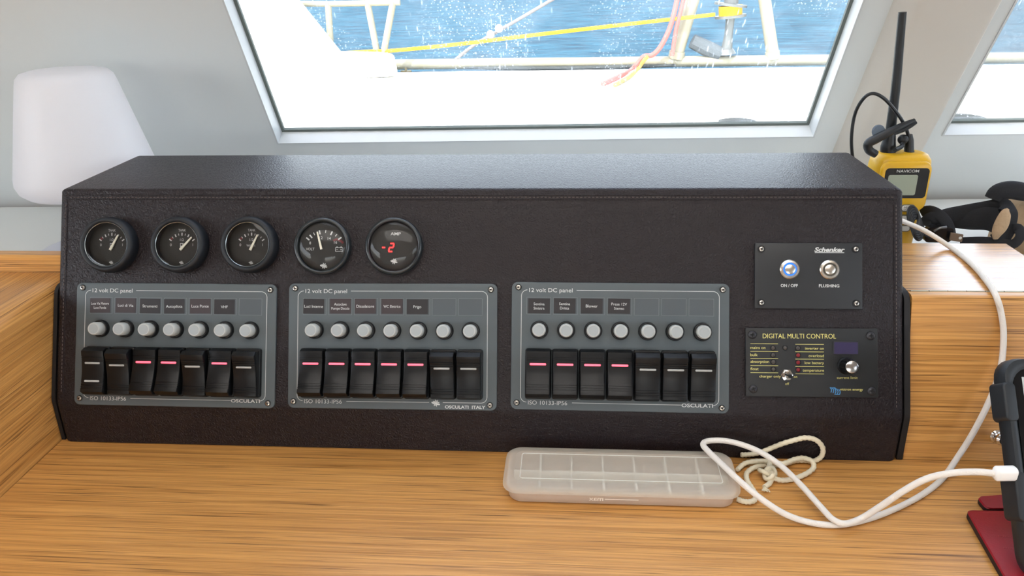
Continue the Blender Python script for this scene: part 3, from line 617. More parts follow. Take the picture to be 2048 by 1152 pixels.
def round_gauge(u, v, lab, amp):
    e = thing('amp_gauge' if amp else 'volt_gauge', lab, 'gauge', group='small round gauges', mtx=FM(u, v))
    MB().lathe([(.0272, 0), (.0275, .004), (.0270, .0068), (.0258, .0080), (.0246, .0082), (.0236, .0074), (.0231, .0062), (.0231, .001), (.0272, 0)], 56, caps=False).build('bezel', bez_gl, e, 50)
    d = MB().lathe([(.0231, 0), (.0231, .0030), (.0001, .0030)], 48).build('dial', dial_m, e); z = .0032
    def q(x, y, cx): return ((x-cx)/12050., (552-y)/12050.)
    if amp:
        text('AMP', .0028, *q(1398, 410, 1383), white_ink, d, z, width=.0098, bold=.01)
        b = MB(); s = .0018; hgt = .0076; X0, Y0 = q(1350, 567, 1383)
        def seg(pts): b.ribbon([(X0+x+.22*y, Y0+y) for x, y in pts], .0011, z+.0001)
        seg([(-s, hgt/2), (s, hgt/2)]); seg([(s, hgt/2-.0004), (s, .0004)]); seg([(-s, 0), (s, 0)]); seg([(-s, -.0004), (-s, -hgt/2+.0004)]); seg([(-s, -hgt/2), (s, -hgt/2)]); seg([(-.0088, 0), (-.0060, 0)])
        b.build('led_digits', led_red, d, 0); emblem(d, *q(1385, 725, 1383), .0034, z, white_ink)
    else:
        b = MB()
        for i, (x, y) in enumerate(((352, 468), (388, 440), (425, 410), (490, 393), (560, 383), (628, 403), (683, 425), (727, 462))):
            px, py = q(x, y, 530); a = np.array((px-0., py+.0045)); a /= np.linalg.norm(a); h = .0019 if i in (0, 1, 3, 5, 7) else .0014
            b.ribbon([(px-a[0]*h, py-a[1]*h), (px+a[0]*h, py+a[1]*h)], .0013 if i in (0, 1, 3, 5, 7) else .0007, z)
        b.build('scale', white_ink, d, 0)
        MB().ribbon([q(x, y, 530) for x, y in ((650, 490), (690, 470), (740, 490), (768, 515))], .0022, z-.00004).build('red_zone', MATS['dull_red_print'] if 'dull_red_print' in MATS else red_ink, d, 0)
        for s_, x, y, m_ in (('8', 380, 515, white_ink), ('12', 507, 455, white_ink), ('14', 603, 462, white_ink), ('16', 678, 507, white_ink)): text(s_, .0026, *q(x, y, 530), m_, d, z)
        text('VOLT', .0024, *q(382, 585, 530), white_ink, d, z, width=.0083)
        cx, cy = q(720, 587, 530); b = MB()
        b.ribbon([(cx-.0035, cy-.0019), (cx+.0035, cy-.0019), (cx+.0035, cy+.0017), (cx-.0035, cy+.0017), (cx-.0035, cy-.0019)], .0005, z).rect(cx-.0026, cx-.0014, cy+.0019, cy+.0026, z).rect(cx+.0014, cx+.0026, cy+.0019, cy+.0026, z).rect(cx-.0026, cx-.0012, cy-.0003, cy+.0001, z).rect(cx+.0012, cx+.0026, cy-.0003, cy+.0001, z).rect(cx+.0017, cx+.0021, cy-.0008, cy+.0006, z)
        b.build('battery_symbol', white_ink, d, 0); emblem(d, *q(545, 778, 530), .0036, z, white_ink)
        n = MB(); n.rings([[(-.0012, -.001, 0), (.0012, -.001, 0), (.0007, .0165, 0), (-.0007, .0165, 0)], [(-.001, -.0008, .0008), (.001, -.0008, .0008), (.0005, .0163, .0006), (-.0005, .0163, .0006)]])
        k = n.build('needle', ivory, e, 20, (-.0012, -.0022, .0042)); k.rotation_euler = (0, 0, math.radians(15))
    MB().lathe([(.0232, 0), (.0215, .0016), (.0170, .0034), (.0110, .0047), (.0050, .0053), (.0001, .0054)], 48, (0, 0, .0064), caps=False).build('lens', dome_glass, e, 60)
    return e
for (px, ang, wtr, lab) in ((225, 27.5, False, 'fat rimmed tank gauge with pump symbol and needle just above three quarters'), (365, 42, False, 'fat rimmed tank gauge with pump symbol and needle close to full'), (504, 25, True, 'fat rimmed tank gauge marked water')):
    u, v = face(px, 490.5); tank_gauge(u, v, ang, wtr, lab)
u, v = face(648, 493); round_gauge(u, v, 'thin rimmed voltmeter gauge with white needle', False)
u, v = face(790, 493); round_gauge(u, v, 'thin rimmed ammeter gauge showing red digits', True)

# ------------------------------------------------------------------ watermaker button panel
u, v = .2734, .1781
e = thing('button_panel', 'small black panel with two steel push buttons', 'control panel', mtx=FM(u, v))
blkp = mat('black_anodised', (40, 42, 45), .42); MB().rbox(.0953, .0600, .0012, 0, .0030, .0005).build('faceplate', blkp, e); Z = .0030
screws(e, [(-.0420, .0243), (.0418, .0245), (-.0418, -.0247), (.0422, -.0246)], Z, wash=WASH)
for x, ringm in ((-.0168, mat('blue_lit_ring', (40, 100, 215), .4, emis=(25, 100, 225), est=.55)), (.0185, mat('dark_ring', (70, 68, 60), .5))):
    k = MB().lathe([(.0088, 0), (.0088, .0012), (.0080, .0020), (.0064, .0022), (.0062, .0016), (.0001, .0016)], 36).build('push_button', mat('brushed_steel', (214, 208, 198), .25, 1., bump=(900, .2, .0002)), e, loc=(x, .0058, Z))
    MB().annulus(.0045, .0060, .0018, 32).build('light_ring', ringm, k, 0)
    MB().lathe([(.0047, .0016), (.0046, .0024), (.0040, .0027), (.0001, .0026)], 28).build('button_centre', mat('brushed_steel', (0, 0, 0)), k)
text('Schenker', .0038, .0187, .0240, white_ink, e, Z+.0001, width=.0270, shear=.28, bold=.035)
MB().rect(.0056, .0316, .0210, .0216, Z+.0001).build('underline', white_ink, e, 0)
text('ON / OFF', .0026, -.0170, -.0089, white_ink, e, Z+.0001, width=.0152, bold=.02); text('FLUSHING', .0026, .0183, -.0089, white_ink, e, Z+.0001, width=.0180, bold=.02)

# ------------------------------------------------------------------ inverter control panel
u, v = .2762, .0995
e = thing('inverter_panel', 'black control panel with yellow print and a round knob', 'control panel', mtx=FM(u, v, .0002, .008))
MB().rbox(.1168, .0622, .0008, 0, .0028, .0004).build('faceplate', mat('black_matt_panel', (36, 38, 40), .45), e); Z = .0028
BS = screw_meshes(.0036, mat('black_screw', (62, 62, 66), .35, .7), 'screw')
def q(x, y): return ((x-496)*.0001343, (870-y)*.0001343)
screws(e, [q(105, 685), q(885, 688), q(110, 1052), q(888, 1058)], Z, BS, MB().lathe([(.0041, 0), (.0041, .0003), (.0001, .0003)], 20).mesh('washer', dark_hole))
z = Z+.0001
text('DIGITAL MULTI CONTROL', .0042, *q(417, 692), yellow_ink, e, z, width=.065)
b = MB()
for y in (745, 797, 845, 893, 941): b.rect(q(92, y)[0], q(276, y)[0], q(0, y)[1]-.0002, q(0, y)[1]+.0002, z)
for y in (747, 798, 847, 897, 946): b.rect(q(390, y)[0], q(578, y)[0], q(0, y)[1]-.0002, q(0, y)[1]+.0002, z)
b.build('printed_lines', yellow_ink, e, 0)
for s_, y, w_ in (('mains on', 771, .0135), ('bulk', 820, .0065), ('absorption', 866, .0166), ('float', 915, .0073)): text(s_, .0024, q(92, 0)[0], q(0, y)[1], yellow_ink, e, z, 'LEFT', w_)
for s_, y, w_ in (('inverter on', 774, .0165), ('overload', 824, .0135), ('low battery', 871, .0170), ('temperature', 922, .0188)): text(s_, .0024, q(578, 0)[0], q(0, y)[1], yellow_ink, e, z, 'RIGHT', w_)
text('charger only', .0022, *q(222, 965), yellow_ink, e, z, width=.0190); text('on', .0022, *q(390, 966), yellow_ink, e, z); text('off', .0022, *q(335, 1014), yellow_ink, e, z); text('current limit', .0022, *q(730, 969), yellow_ink, e, z, width=.0182)
text('victron energy', .0021, *q(757, 1048), yellow_ink, e, z, width=.0200)
led_d = mat('unlit_led', (70, 66, 62), .3); led_r = mat('dim_red_led', (120, 22, 32), .3)
LH = MB().lathe([(.0026, 0), (.0026, .0003), (.0018, .0003)], 16, caps=False).mesh('led_ring', dark_hole)
for x, y, m_ in ((242, 773, led_d), (243, 821, led_d), (244, 868, led_d), (244, 917, led_d), (322, 772, led_d), (407, 773, led_d), (408, 821, led_r), (408, 870, led_r), (408, 919, led_r)):
    k = MB().lathe([(.0018, 0), (.0017, .0007), (.0010, .0013), (.0001, .0014)], 14).build('led', m_, e, loc=(*q(x, y), Z)); place('led_ring', LH, k)
cx, cy = q(721, 771)
k = MB().rbox(.0222, .0120, .0010, 0, .0010, .0004).build('display_frame', mat('display_rim', (44, 44, 50), .3), e, loc=(cx, cy, Z))
MB().rbox(.0206, .0104, .0006, .0010, .0013).build('display_screen', mat('violet_display', (56, 52, 86), .08, spec=.8), k)
k = MB().lathe([(.0054, 0), (.0054, .0012), (.0044, .0014), (.0042, .0030), (.0030, .0032), (.0030, .0010)], 6).build('toggle_nut', MATS['chrome'], e, 20, (*q(332, 954), Z))
MB().tube([(0, 0, .001), (.0006, -.0003, .0045), (.0012, -.0008, .0085)], [.0013, .0014, .0018], 10).build('toggle_lever', MATS['black_plastic'], k)
kx, ky = q(722, 890)
k = MB().lathe([(.0078, 0), (.0078, .0018), (.0066, .0030), (.0064, .0040)], 28).build('knob_skirt', blk_plastic, e, loc=(kx, ky, Z))
kn = MB(); R = []
for zz, sc in ((.003, 1.), (.0140, .95), (.0150, .90)):
    R.append([((.0066+.0005*math.cos(14*a))*sc*math.cos(a), (.0066+.0005*math.cos(14*a))*sc*math.sin(a), zz) for a in [2*math.pi*i/84 for i in range(84)]])
kn.rings(R).build('knob_grip', blk_plastic, k, 50)
MB().lathe([(.0055, .0149), (.0055, .0154), (.0050, .0157), (.0001, .0157)], 28).build('knob_cap', mat('knob_silver', (200, 200, 200), .2, 1.), k)
b = MB(); lx, ly = q(648, 1062); s = .0036
for i in range(5):
    x0 = lx-.0042+i*.0019; b.ribbon([(x0+.0016*math.sin(t*2.2)*.5+.0006*t, ly+s*.8*(1-t) - i*.0004+.0006) for t in [j/8*1.6 for j in range(9)]], .00075, z)
b.ribbon([(lx-.0042, ly+.0030), (lx+.0002, ly+.0032), (lx+.0012, ly+.0018)], .0007, z+.00002).ribbon([(lx-.0004, ly-.0026), (lx+.0040, ly-.0028), (lx+.0048, ly-.001)], .0007, z+.00002)
b.build('logo', mat('blue_print', (70, 135, 190), .5), e, 0)

# ------------------------------------------------------------------ lamp
LX, LY = -.5295, .285
e = thing('table_lamp', 'white cone shaped plastic lamp standing on the shelf', 'lamp', (LX, LY, ZS))
lampm = mat('lamp_shade_plastic', (248, 248, 252), .4, sss=.0)
N_ = lampm.node_tree.nodes; L_ = lampm.node_tree.links; b_ = N_['Principled BSDF']; o_ = N_['Material Output']
tl_ = N_.new('ShaderNodeBsdfTranslucent'); tl_.inputs[0].default_value = lin((250, 250, 254)); mx_ = N_.new('ShaderNodeMixShader'); mx_.inputs[0].default_value = .5
L_.new(b_.outputs[0], mx_.inputs[1]); L_.new(tl_.outputs[0], mx_.inputs[2]); L_.new(mx_.outputs[0], o_.inputs[0])
zb, zt = .088, .226
pr = [(.030, zb-.004), (.058, zb-.004), (.070, zb-.001), (.0770, zb+.005), (.0798, zb+.013), (.0790, zb+.022), (.0535, zt-.012), (.0512, zt-.005), (.0465, zt+.000), (.038, zt+.0022), (.020, zt+.0040), (.0005, zt+.0045)]
MB().lathe(pr, 56, caps=False).build('shade', lampm, e, 60)
MB().lathe([(.030, .012), (.027, .02), (.026, zb-.003), (.032, zb-.0035)], 36, caps=False).build('stem', mat('lamp_base_plastic', (200, 204, 216), .35), e, 60)
MB().lathe([(.0005, .0003), (.078, .0003), (.080, .004), (.078, .010), (.070, .013), (.030, .014)], 48, caps=False).build('base', MATS['lamp_base_plastic'], e, 50)

# ------------------------------------------------------------------ handheld radio
RY = .300; RXc = .4318
e = thing('handheld_radio', 'yellow handheld marine radio with a tall black antenna', 'radio', (RXc, RY, ZS))
yell = mat('yellow_plastic', (212, 166, 34), .35, var=(40, .05)); rblk = mat('radio_black', (26, 28, 31), .4)
def rr(wd, dp, r, z, cx=0., cy=0.): return [(x, y, z) for x, y in rrect(wd, dp, r, 5, cx, cy)]
H = .1245
R = [rr(.046, .030, .010, .0006), rr(.052, .036, .012, .004), rr(.053, .038, .012, .03), rr(.054, .038, .012, .055), rr(.060, .038, .012, .072), rr(.063, .038, .012, .09), rr(.063, .038, .012, .108), rr(.061, .036, .012, .117), rr(.055, .030, .012, .1225), rr(.044, .020, .009, H)]
MB().rings(R).build('body', yell, e, 60)
R = [[(x, y, z) for x, z in rrect(w_, h_, r_, 5, 0, .089)] for w_, h_, r_, y in ((.056, .058, .010, -.0185), (.055, .057, .010, -.0205), (.052, .054, .009, -.0218))]
MB().rings(R).build('front_bezel', yell, e, 50)
k = MB().rings([[(x, y, z) for x, z in rrect(.0475, .0345, .004, 4, .001, .0935)] for y in (-.0216, -.0226)]).build('display_frame', rblk, e, 40)
MB().rings([[(x, y, z) for x, z in rrect(.0320, .0235, .002, 4, -.003, .0915)] for y in (-.0225, -.0229)]).build('display_screen', mat('lcd_green_grey', (150, 160, 146), .25), k, 40)
tx = bpy.data.objects.new('name_plate', None)
pm = MB().rings([[(x, y, z) for x, z in rrect(.030, .0052, .001, 3, .001, .1077)] for y in (-.0224, -.0227)]).build('name_strip', rblk, e, 40)
nl = MB().rect(-.0001, .0001, -.0001, .0001, 0)
class _H: pass
hold = place('name_panel', MB().rect(-.014, .014, -.0022, .0022, 0).mesh('name_panel', rblk, 0), e, (.001, -.02285, .1077), (math.pi/2, 0, 0))
text('NAVICOM', .0030, 0, 0, white_ink, hold, .0001, width=.0240, bold=.01)
for x, z, w_, h_, s_ in ((.0085, .0645, .0160, .0085, 'HI/LO/LOCK'), (.0085, .0520, .0155, .0080, ''), (-.0110, .0645, .0140, .0080, ''), (-.0110, .0520, .0140, .0080, ''), (.0085, .040, .014, .0075, ''), (-.011, .040, .014, .0075, '')):
    k = MB().rings([[(a, y, c) for a, c in rrect(w_, h_, h_*.45, 5, x, z)] for y in (-.0188, -.0222)]).build('key', mat('key_surround', (112, 110, 98), .5), e, 40)
    p2 = place('key_face', MB().rbox(w_*.82, h_*.74, h_*.33, 0, .0006, .0002).mesh('key_face', mat('key_white', (220, 220, 214), .5)), k, (x, -.0222, z), (math.pi/2, 0, 0))
    if s_:
        text('HI/LO', .0020, 0, .0013, rblk, p2, .0007, width=.0088); text('LOCK', .0020, 0, -.0014, rblk, p2, .0007, width=.0088)
def rl(x, y, Y=RY): return V(np.array(onY(x, y, Y))-np.array((RXc, RY, ZS)))
ap = [rl(1776, 308), rl(1776, 296), rl(1779, 275), rl(1785, 230), rl(1793, 160), rl(1799, 90), rl(1805, 24)]
ap = [V(p) for p in spline(ap, 4)]; n_ = len(ap)
MB().tube(ap, [(.0082 if i < 5 else .0082-.0028*min(1, (i-5)/5) if i < 11 else .0054-.0012*(i-11)/(n_-12)) for i in range(n_)], 16).build('antenna', rblk, e)
MB().tube([rl(1818, 306), rl(1818, 300), rl(1818, 280), rl(1817, 270)], [.0060, .0052, .0050, .0042], 12).build('plug', rblk, e)
# headset hung on the antenna
h = thing('headset', 'black earpiece headset with cable looped round the radio antenna', 'headset', V(np.array((RXc, RY-.03, ZS+.13))))
def hl(x, y, Y=RY-.012): return V(np.array(onY(x, y, Y))-np.array((RXc, RY-.03, ZS+.13)))
MB().tube(spline([hl(1716, 345, RY), hl(1706, 318, RY), hl(1703, 275, RY), hl(1710, 228, RY), hl(1727, 197), hl(1746, 187), hl(1768, 197), hl(1790, 221), hl(1806, 244), hl(1815, 265, RY-.005), hl(1818, 285, RY-.001)], 6), .0019, 8).build('cable', rblk, h)
hk = spline([hl(1752, 309, RY-.018), hl(1738, 300, RY-.018), hl(1737, 287, RY-.02), hl(1752, 278, RY-.02), hl(1775, 266, RY-.02), hl(1803, 252, RY-.018), hl(1829, 241, RY-.014)], 6)
MB().tube(hk, [.0042+.0010*math.sin(i/len(hk)*3.1)-(.0020*max(0, i/len(hk)-.5)*2) for i in range(len(hk))], 12).build('ear_hook', rblk, h)
MB().tube(spline([hl(1790, 266, RY-.02), hl(1806, 260, RY-.018), hl(1820, 252, RY-.016), hl(1831, 244, RY-.014)], 4), .0026, 8).build('hook_clip', rblk, h)
dk = MB().lathe([(.0005, -.002), (.0064, -.002), (.0075, 0), (.0064, .002), (.0005, .003)], 24).build('ear_pad', mat('slate_foam', (84, 94, 106), .8), h, loc=hl(1757, 263, RY-.016)); dk.rotation_euler = (1.3, .2, 0)
MB().ball(hl(1806, 279, RY-.004), .0058).tube(spline([hl(1806, 282, RY-.006), hl(1803, 293, RY-.010), hl(1790, 300, RY-.018)], 5), .0026, 8).build('microphone', rblk, h)
# coiled cord in front of the radio
pts = []
for i in range(170):
    a = i/170*2*math.pi*6; cxp, cyp = 1826+i*.06, 432+i*.17
    base = np.array(onY(cxp+11*math.cos(a), cyp+22*math.sin(a)+6*math.cos(a), RY-.036-.006*math.sin(a)-.00002*i)); pts.append(base)
pts += [np.array(onY(x, y, Y)) for x, y, Y in ((1850, 470, RY-.04), (1862, 474, RY-.045), (1872, 478, RY-.05))]
o = pts[0]; cc = MB().tube([V(p-o) for p in pts], .0016, 7).build('coiled_cord', rblk, None, loc=V(o)); tag(cc, 'black cord bundled in loops in front of the radio keys', 'cord')

# ------------------------------------------------------------------ bag
BYc = .34
bo = np.array(onZ(2075, 500, ZS)); bo[1] = .32
g = thing('bag', 'tan and black fabric bag with straps on the shelf', 'bag', (float(bo[0]), .32, ZS))
black_web = mat('black_webbing', (24, 25, 29), .85, bump=(700, .4, .0006)); tan = mat('tan_canvas', (168, 142, 112), .85, bump=(260, .5, .002), var=(60, .12))
def bl(x, y, Y): return V(np.array(onY(x, y, Y))-np.array((bo[0], .32, ZS)))
cb = np.array(bl(2105, 450, .33)); b = MB(); R = []
for i in range(15):
    a = math.pi*(i/14-.5); a = max(min(a, 1.5), -1.5); rg = []
    for k in range(30):
        t_ = 2*math.pi*k/30; fold = 1+.06*math.sin(5*t_+3*a)+.05*math.sin(9*a+2*t_)
        rg.append((cb[0]+.066*fold*math.cos(a)**.7*math.cos(t_), cb[1]+.055*fold*math.cos(a)**.7*math.sin(t_), max(.0008, cb[2]+.046*math.sin(a)*fold)))
    R.append(rg)
b.rings(R).build('body', tan, g, 60)
def strap(name, pts, r, ratio=.22, m=black_web, nrm=(0, -1, .3)):
    P = spline([bl(*p) for p in pts], 6); return MB().tube(P, r, 12, flat=(nrm, ratio)).build(name, m, g, 60)
strap('top_roll', [(1988, 398, .30), (1996, 386, .30), (2020, 380, .30), (2050, 384, .30), (2090, 388, .30), (2130, 392, .31)], .0105, .8)
strap('shoulder_strap', [(1858, 452, .30), (1885, 434, .31), (1930, 424, .31), (1975, 416, .30), (2005, 410, .29), (2020, 424, .275), (2016, 452, .27), (2002, 476, .265), (1990, 484, .265)], [.006]*6+[.0085]*30+[.010]*13)
strap('strap_panel', [(1905, 440, .315), (1940, 440, .305), (1975, 437, .295), (2000, 440, .285)], [.009+.0004*i for i in range(19)])
strap('tan_pad', [(1991, 478, .262), (1996, 464, .260), (2004, 446, .260), (2012, 426, .263), (2016, 418, .266)], [.002+.006*math.sin(math.pi*min(1, (i+1)/24)) for i in range(25)], .3, tan)
strap('lower_strap', [(1920, 484, .28), (1965, 483, .27), (2000, 486, .262), (2026, 488, .258), (2040, 474, .258), (2038, 458, .262), (2026, 458, .266)], .0055, .2)
strap('loose_strap', [(1842, 424, .30), (1862, 422, .285), (1884, 434, .275), (1897, 452, .27), (1902, 476, .265)], .0062, .22)
strap('webbing_loop', [(1846, 448, .29), (1862, 436, .28), (1886, 444, .275), (1880, 462, .272), (1858, 462, .275)], .0070, .3)
b = MB(); p = bl(1878, 470, .262); b.rings([[(x+p[0], y+p[1], z+p[2]) for x, z in rrect(.030, .018, .005, 4)] for y in (0, .007)]).build('buckle', mat('buckle_plastic', (20, 20, 23), .25), g, 40)
b = MB().tube(spline([bl(1868, 462, .258), bl(1880, 456, .256), bl(1893, 454, .257)], 4), .0013, 8).build('buckle_bar', mat('grey_metal_bar', (120, 122, 126), .3, .8), g)
p = bl(1913, 475, .258); k = MB().rings([[(x+p[0], y+p[1]+.1*x, z+p[2]-.18*x) for x, z in rrect(.0145, .0090, .0006, 3)] for y in (0, .0018)]).build('leather_tag', mat('brown_leather_tag', (104, 84, 66), .7), g, 40)
d = MB().lathe([(.0017, 0), (.0017, .0004), (.0001, .0004)], 14).build('eyelet', mat('pale_eyelet', (214, 214, 208), .4), k, loc=(p[0]+.0042, p[1]+.0002, p[2]-.0006)); d.rotation_euler = (math.pi/2, 0, 0)

# ------------------------------------------------------------------ ice tray with lid
TZ = .0190
c4 = [onZ(x, y, TZ) for x, y in ((1013, 890), (1462, 899), (1004, 974), (1486, 988))]
cx = float(np.mean([p[0] for p in c4])); cy = float(np.mean([p[1] for p in c4])); TW = float((c4[1][0]-c4[0][0]+c4[3][0]-c4[2][0])/2); TD = float((c4[0][1]-c4[2][1]+c4[1][1]-c4[3][1])/2)
print('tray', cx, cy, TW, TD)
e = thing('ice_tray', 'frosted plastic ice cube tray with lid on the desk', 'tray', (cx, cy, 0))
base_m = frosted('tray_base_plastic', (226, 208, 190), .8); lid_m = frosted('tray_lid_plastic', (246, 244, 232), .42, .3); div_m = frosted('tray_divider_plastic', (246, 242, 232), .95)
W_, D_ = TW-.008, TD-.004
R = [[(x, y, z) for x, y in rrect(W_-i, D_-i, r_, 6)] for i, r_, z in ((.006, .010, .0006), (.002, .012, .0026), (.001, .012, .008), (0, .012, .0135), (-.002, .013, .0137), (-.002, .013, .0143), (.0028, .011, .0141), (.0060, .011, .009), (.009, .010, .0035), (.013, .009, .0018))]
MB().rings(R).build('tray_body', base_m, e, 50)
for i in range(1, 7):
    x = -W_/2+i*W_/7; MB().box(x-.0007, x+.0007, -D_/2+.004, D_/2-.004, .0030, .0140).build('divider', div_m, e, 0)
MB().box(-W_/2+.004, W_/2-.004, -.0007, .0007, .0030, .0138).build('long_divider', div_m, e, 0)
R = [[(x, y, z) for x, y in rrect(TW-i, TD-i, r_, 7)] for i, r_, z in ((.0030, .0125, .0122), (0, .014, .0127), (0, .014, .0146), (.0012, .0135, .0166), (.004, .0125, .0180), (.009, .0105, .0186), (.0165, .008, .0186), (.0185, .007, .0192), (.020, .006, .0192))]
ld = MB().rings(R); ld.f.pop(-2); ld = ld.build('lid', lid_m, e, 50)
rm_ = [(x, y) for x, y in rrect(TW-.030, TD*.58, .0022, 4)]; rm_.append(rm_[0])
MB().tube([(x, y+.000, .0192) for x, y in rm_], .00045, 6).build('embossed_rectangle', frosted('lid_ridge_plastic', (240, 242, 236), .8), ld)
fy = -D_/2-.0002
hold = place('max_mark', MB().rect(.0075, .036, -.0004, .0004, 0).mesh('max_mark', mat('raised_white_mark', (236, 226, 214), .4), 0), e, (-.021, fy+.0001, .0080), (math.pi/2-.03, 0, 0))
text('max', .0040, 0, .0004, MATS['raised_white_mark'], hold, .0002, width=.0122, flip=True, name='max_lettering', bold=.01)

# ------------------------------------------------------------------ rope lanyard on the desk
def zx(x, y): return 1400+.3164*x, 840+.3164*y
ropem = braid('cream_braid', (226, 216, 190), 900)
def braided(path, r): 
    P = spline(path, 10); return P, (lambda i, k: 1+.10*math.sin(i*1.55+k*math.pi/2)*(1 if (k % 2) else -1))
e = thing('cord_lanyard', 'cream braided cord with a knot lying beside the tray', 'cord', V(onZ(*zx(430, 335), 0)))
o = np.array(onZ(*zx(430, 335), 0))
def dz(x, y, z):
    p = np.array(onZ(*zx(x, y), min(z, .007)))
    if p[1] > .0150: p = np.array(onY(*zx(x, y), .0150))
    return V(p-o)
A = [(258, 220, .020), (310, 218, .020), (370, 208, .019), (440, 182, .018), (520, 150, .017), (600, 126, .016), (670, 112, .015), (735, 128, .012), (775, 175, .008), (768, 228, .005), (722, 258, .0032), (660, 256, .0030), (600, 258, .0030), (540, 275, .0030), (470, 286, .0030), (400, 286, .0030), (340, 302, .0030), (297, 335, .0030), (297, 378, .0030), (328, 430, .0030), (355, 478, .0030), (335, 512, .0030), (285, 516, .0030), (235, 500, .0030)]
B_ = [(236, 315, .0030), (280, 277, .0040), (340, 262, .0066), (420, 262, .0068), (520, 276, .0070), (590, 252, .0070), (650, 240, .0068), (708, 262, .0066), (716, 305, .0035), (665, 343, .0030), (590, 372, .0030), (520, 381, .0032), (470, 368, .0045), (440, 345, .006)]
C_ = [(440, 262, .0098), (438, 300, .008), (432, 335, .006), (452, 366, .0035), (440, 400, .0028), (408, 425, .0028)]
for nm, path in (('cord_loop', A), ('cord_strand', B_), ('cord_tail', C_)):
    P, md = braided([dz(*q) for q in path], .0024); MB().tube(P, .0023, 8, mod=md).build(nm, ropem, e, 60)
kn = [np.array(dz(430, 335, .006))+.0034*np.array((math.sin(t)+2*math.sin(2*t), (math.cos(t)-2*math.cos(2*t)), -math.sin(3*t)))*np.array((.75, .75, .7)) for t in [2*math.pi*i/40 for i in range(41)]]
MB().tube([V(p) for p in kn], .0021, 8).build('knot', ropem, e, 60)
b = MB(); c0 = np.array(dz(408, 425, .0028))
for i in range(9): b.tube([V(c0), V(c0+np.array((-.003+.0008*i, -.004-.001*(i % 3), .0004*(i % 4)-.0004)))], .0006, 5)
b.build('frayed_end', ropem, e)

# ------------------------------------------------------------------ tablet in its rugged case, red leather cover
T_up = np.array((0, .097, .13)); T_up /= np.linalg.norm(T_up); T_rt = np.array((.985, .17, 0)); T_rt -= T_up*(T_rt@T_up); T_rt /= np.linalg.norm(T_rt); T_n = np.cross(T_rt, T_up)
TB = np.array((.390, -.141, .012))
TM = Matrix([[T_rt[i], T_up[i], T_n[i], TB[i]] for i in range(3)]+[[0, 0, 0, 1]])
e = thing('rugged_tablet', 'black rugged cased tablet propped up at the right of desk', 'tablet', mtx=TM)
TWd, THt = .125, .163
case = mat('black_rubber_case', (32, 36, 40), .5); cx_, cy_ = TWd/2, THt/2
R = [[(x, y, z) for x, y in rrect(TWd-i, THt-i, .016, 6, cx_, cy_)] for i, z in ((.010, -.0150), (.003, -.0135), (0, -.011), (0, -.003), (.002, .0005), (.006, .0012), (.012, .0005), (.016, -.0020))]
MB().rings(R).build('case', case, e, 50)
MB().rbox(.010, .036, .004, -.0150, .0020, .0015, .003, THt*.36).build('side_grip', case, e)
MB().rbox(.010, .030, .004, -.0148, .0016, .0015, .003, THt-.034).build('corner_bumper', case, e)
sc = MB().rbox(TWd-.017, THt-.017, .008, -.0025, -.0012, 0, cx_, cy_).build('screen_glass', mat('screen_black', (12, 14, 18), .08, spec=.6), e, 30)
ui = MB().rect(.0155, TWd-.014, .014, THt-.0145, -.0010).build('display', mat('screen_ui_grey', (150, 152, 150), .3, emis=(150, 155, 155), est=.25), sc, 0)
MB().rbox(.040, .0105, .0015, 0, .00004, 0, .0395, THt-.0265).build('blue_tile', mat('screen_ui_blue', (24, 52, 104), .3, emis=(24, 60, 120), est=.3), ui, 0, (0, 0, -.0009))
MB().rbox(.040, .026, .0030, 0, .00003, 0, .0395, THt-.0460).build('blue_box', mat('screen_ui_blue', (0, 0, 0)), ui, 0, (0, 0, -.0009))
MB().rbox(.0385, .0245, .0024, 0, .00006, 0, .0395, THt-.0460).build('pale_box', mat('screen_ui_pale', (176, 180, 180), .3, emis=(170, 178, 178), est=.25), ui, 0, (0, 0, -.0009))
text('10:46', .0022, .0185, THt-.0180, mat('screen_dark_text', (40, 44, 50), .4), ui, -.0008, 'LEFT'); text('2', .0052, .0215, THt-.0265, mat('screen_white_text', (230, 235, 240), .4), ui, -.0007, 'LEFT'); text('VMG', .0020, .0215, THt-.0375, MATS['screen_dark_text'], ui, -.0007, 'LEFT')
sd0 = MB(); sd0.box(TWd*.30, TWd*.70, THt*.28, THt*.72, -.0175, -.0152); sd0.build('stand_plate', case, e, 0)
ks = MB(); p0 = np.array((TWd*.5, THt*.66, -.0175)); p1 = TM.inverted() @ Vector((float((TM @ Vector(p0.tolist()))[0]), float((TM @ Vector(p0.tolist()))[1])+.035, .0016))
ks.tube([V(p0), V(p1)], .012, 10, flat=(V(T_n*0+np.array((0, .3, 1.))), .12)).build('kickstand', case, e)
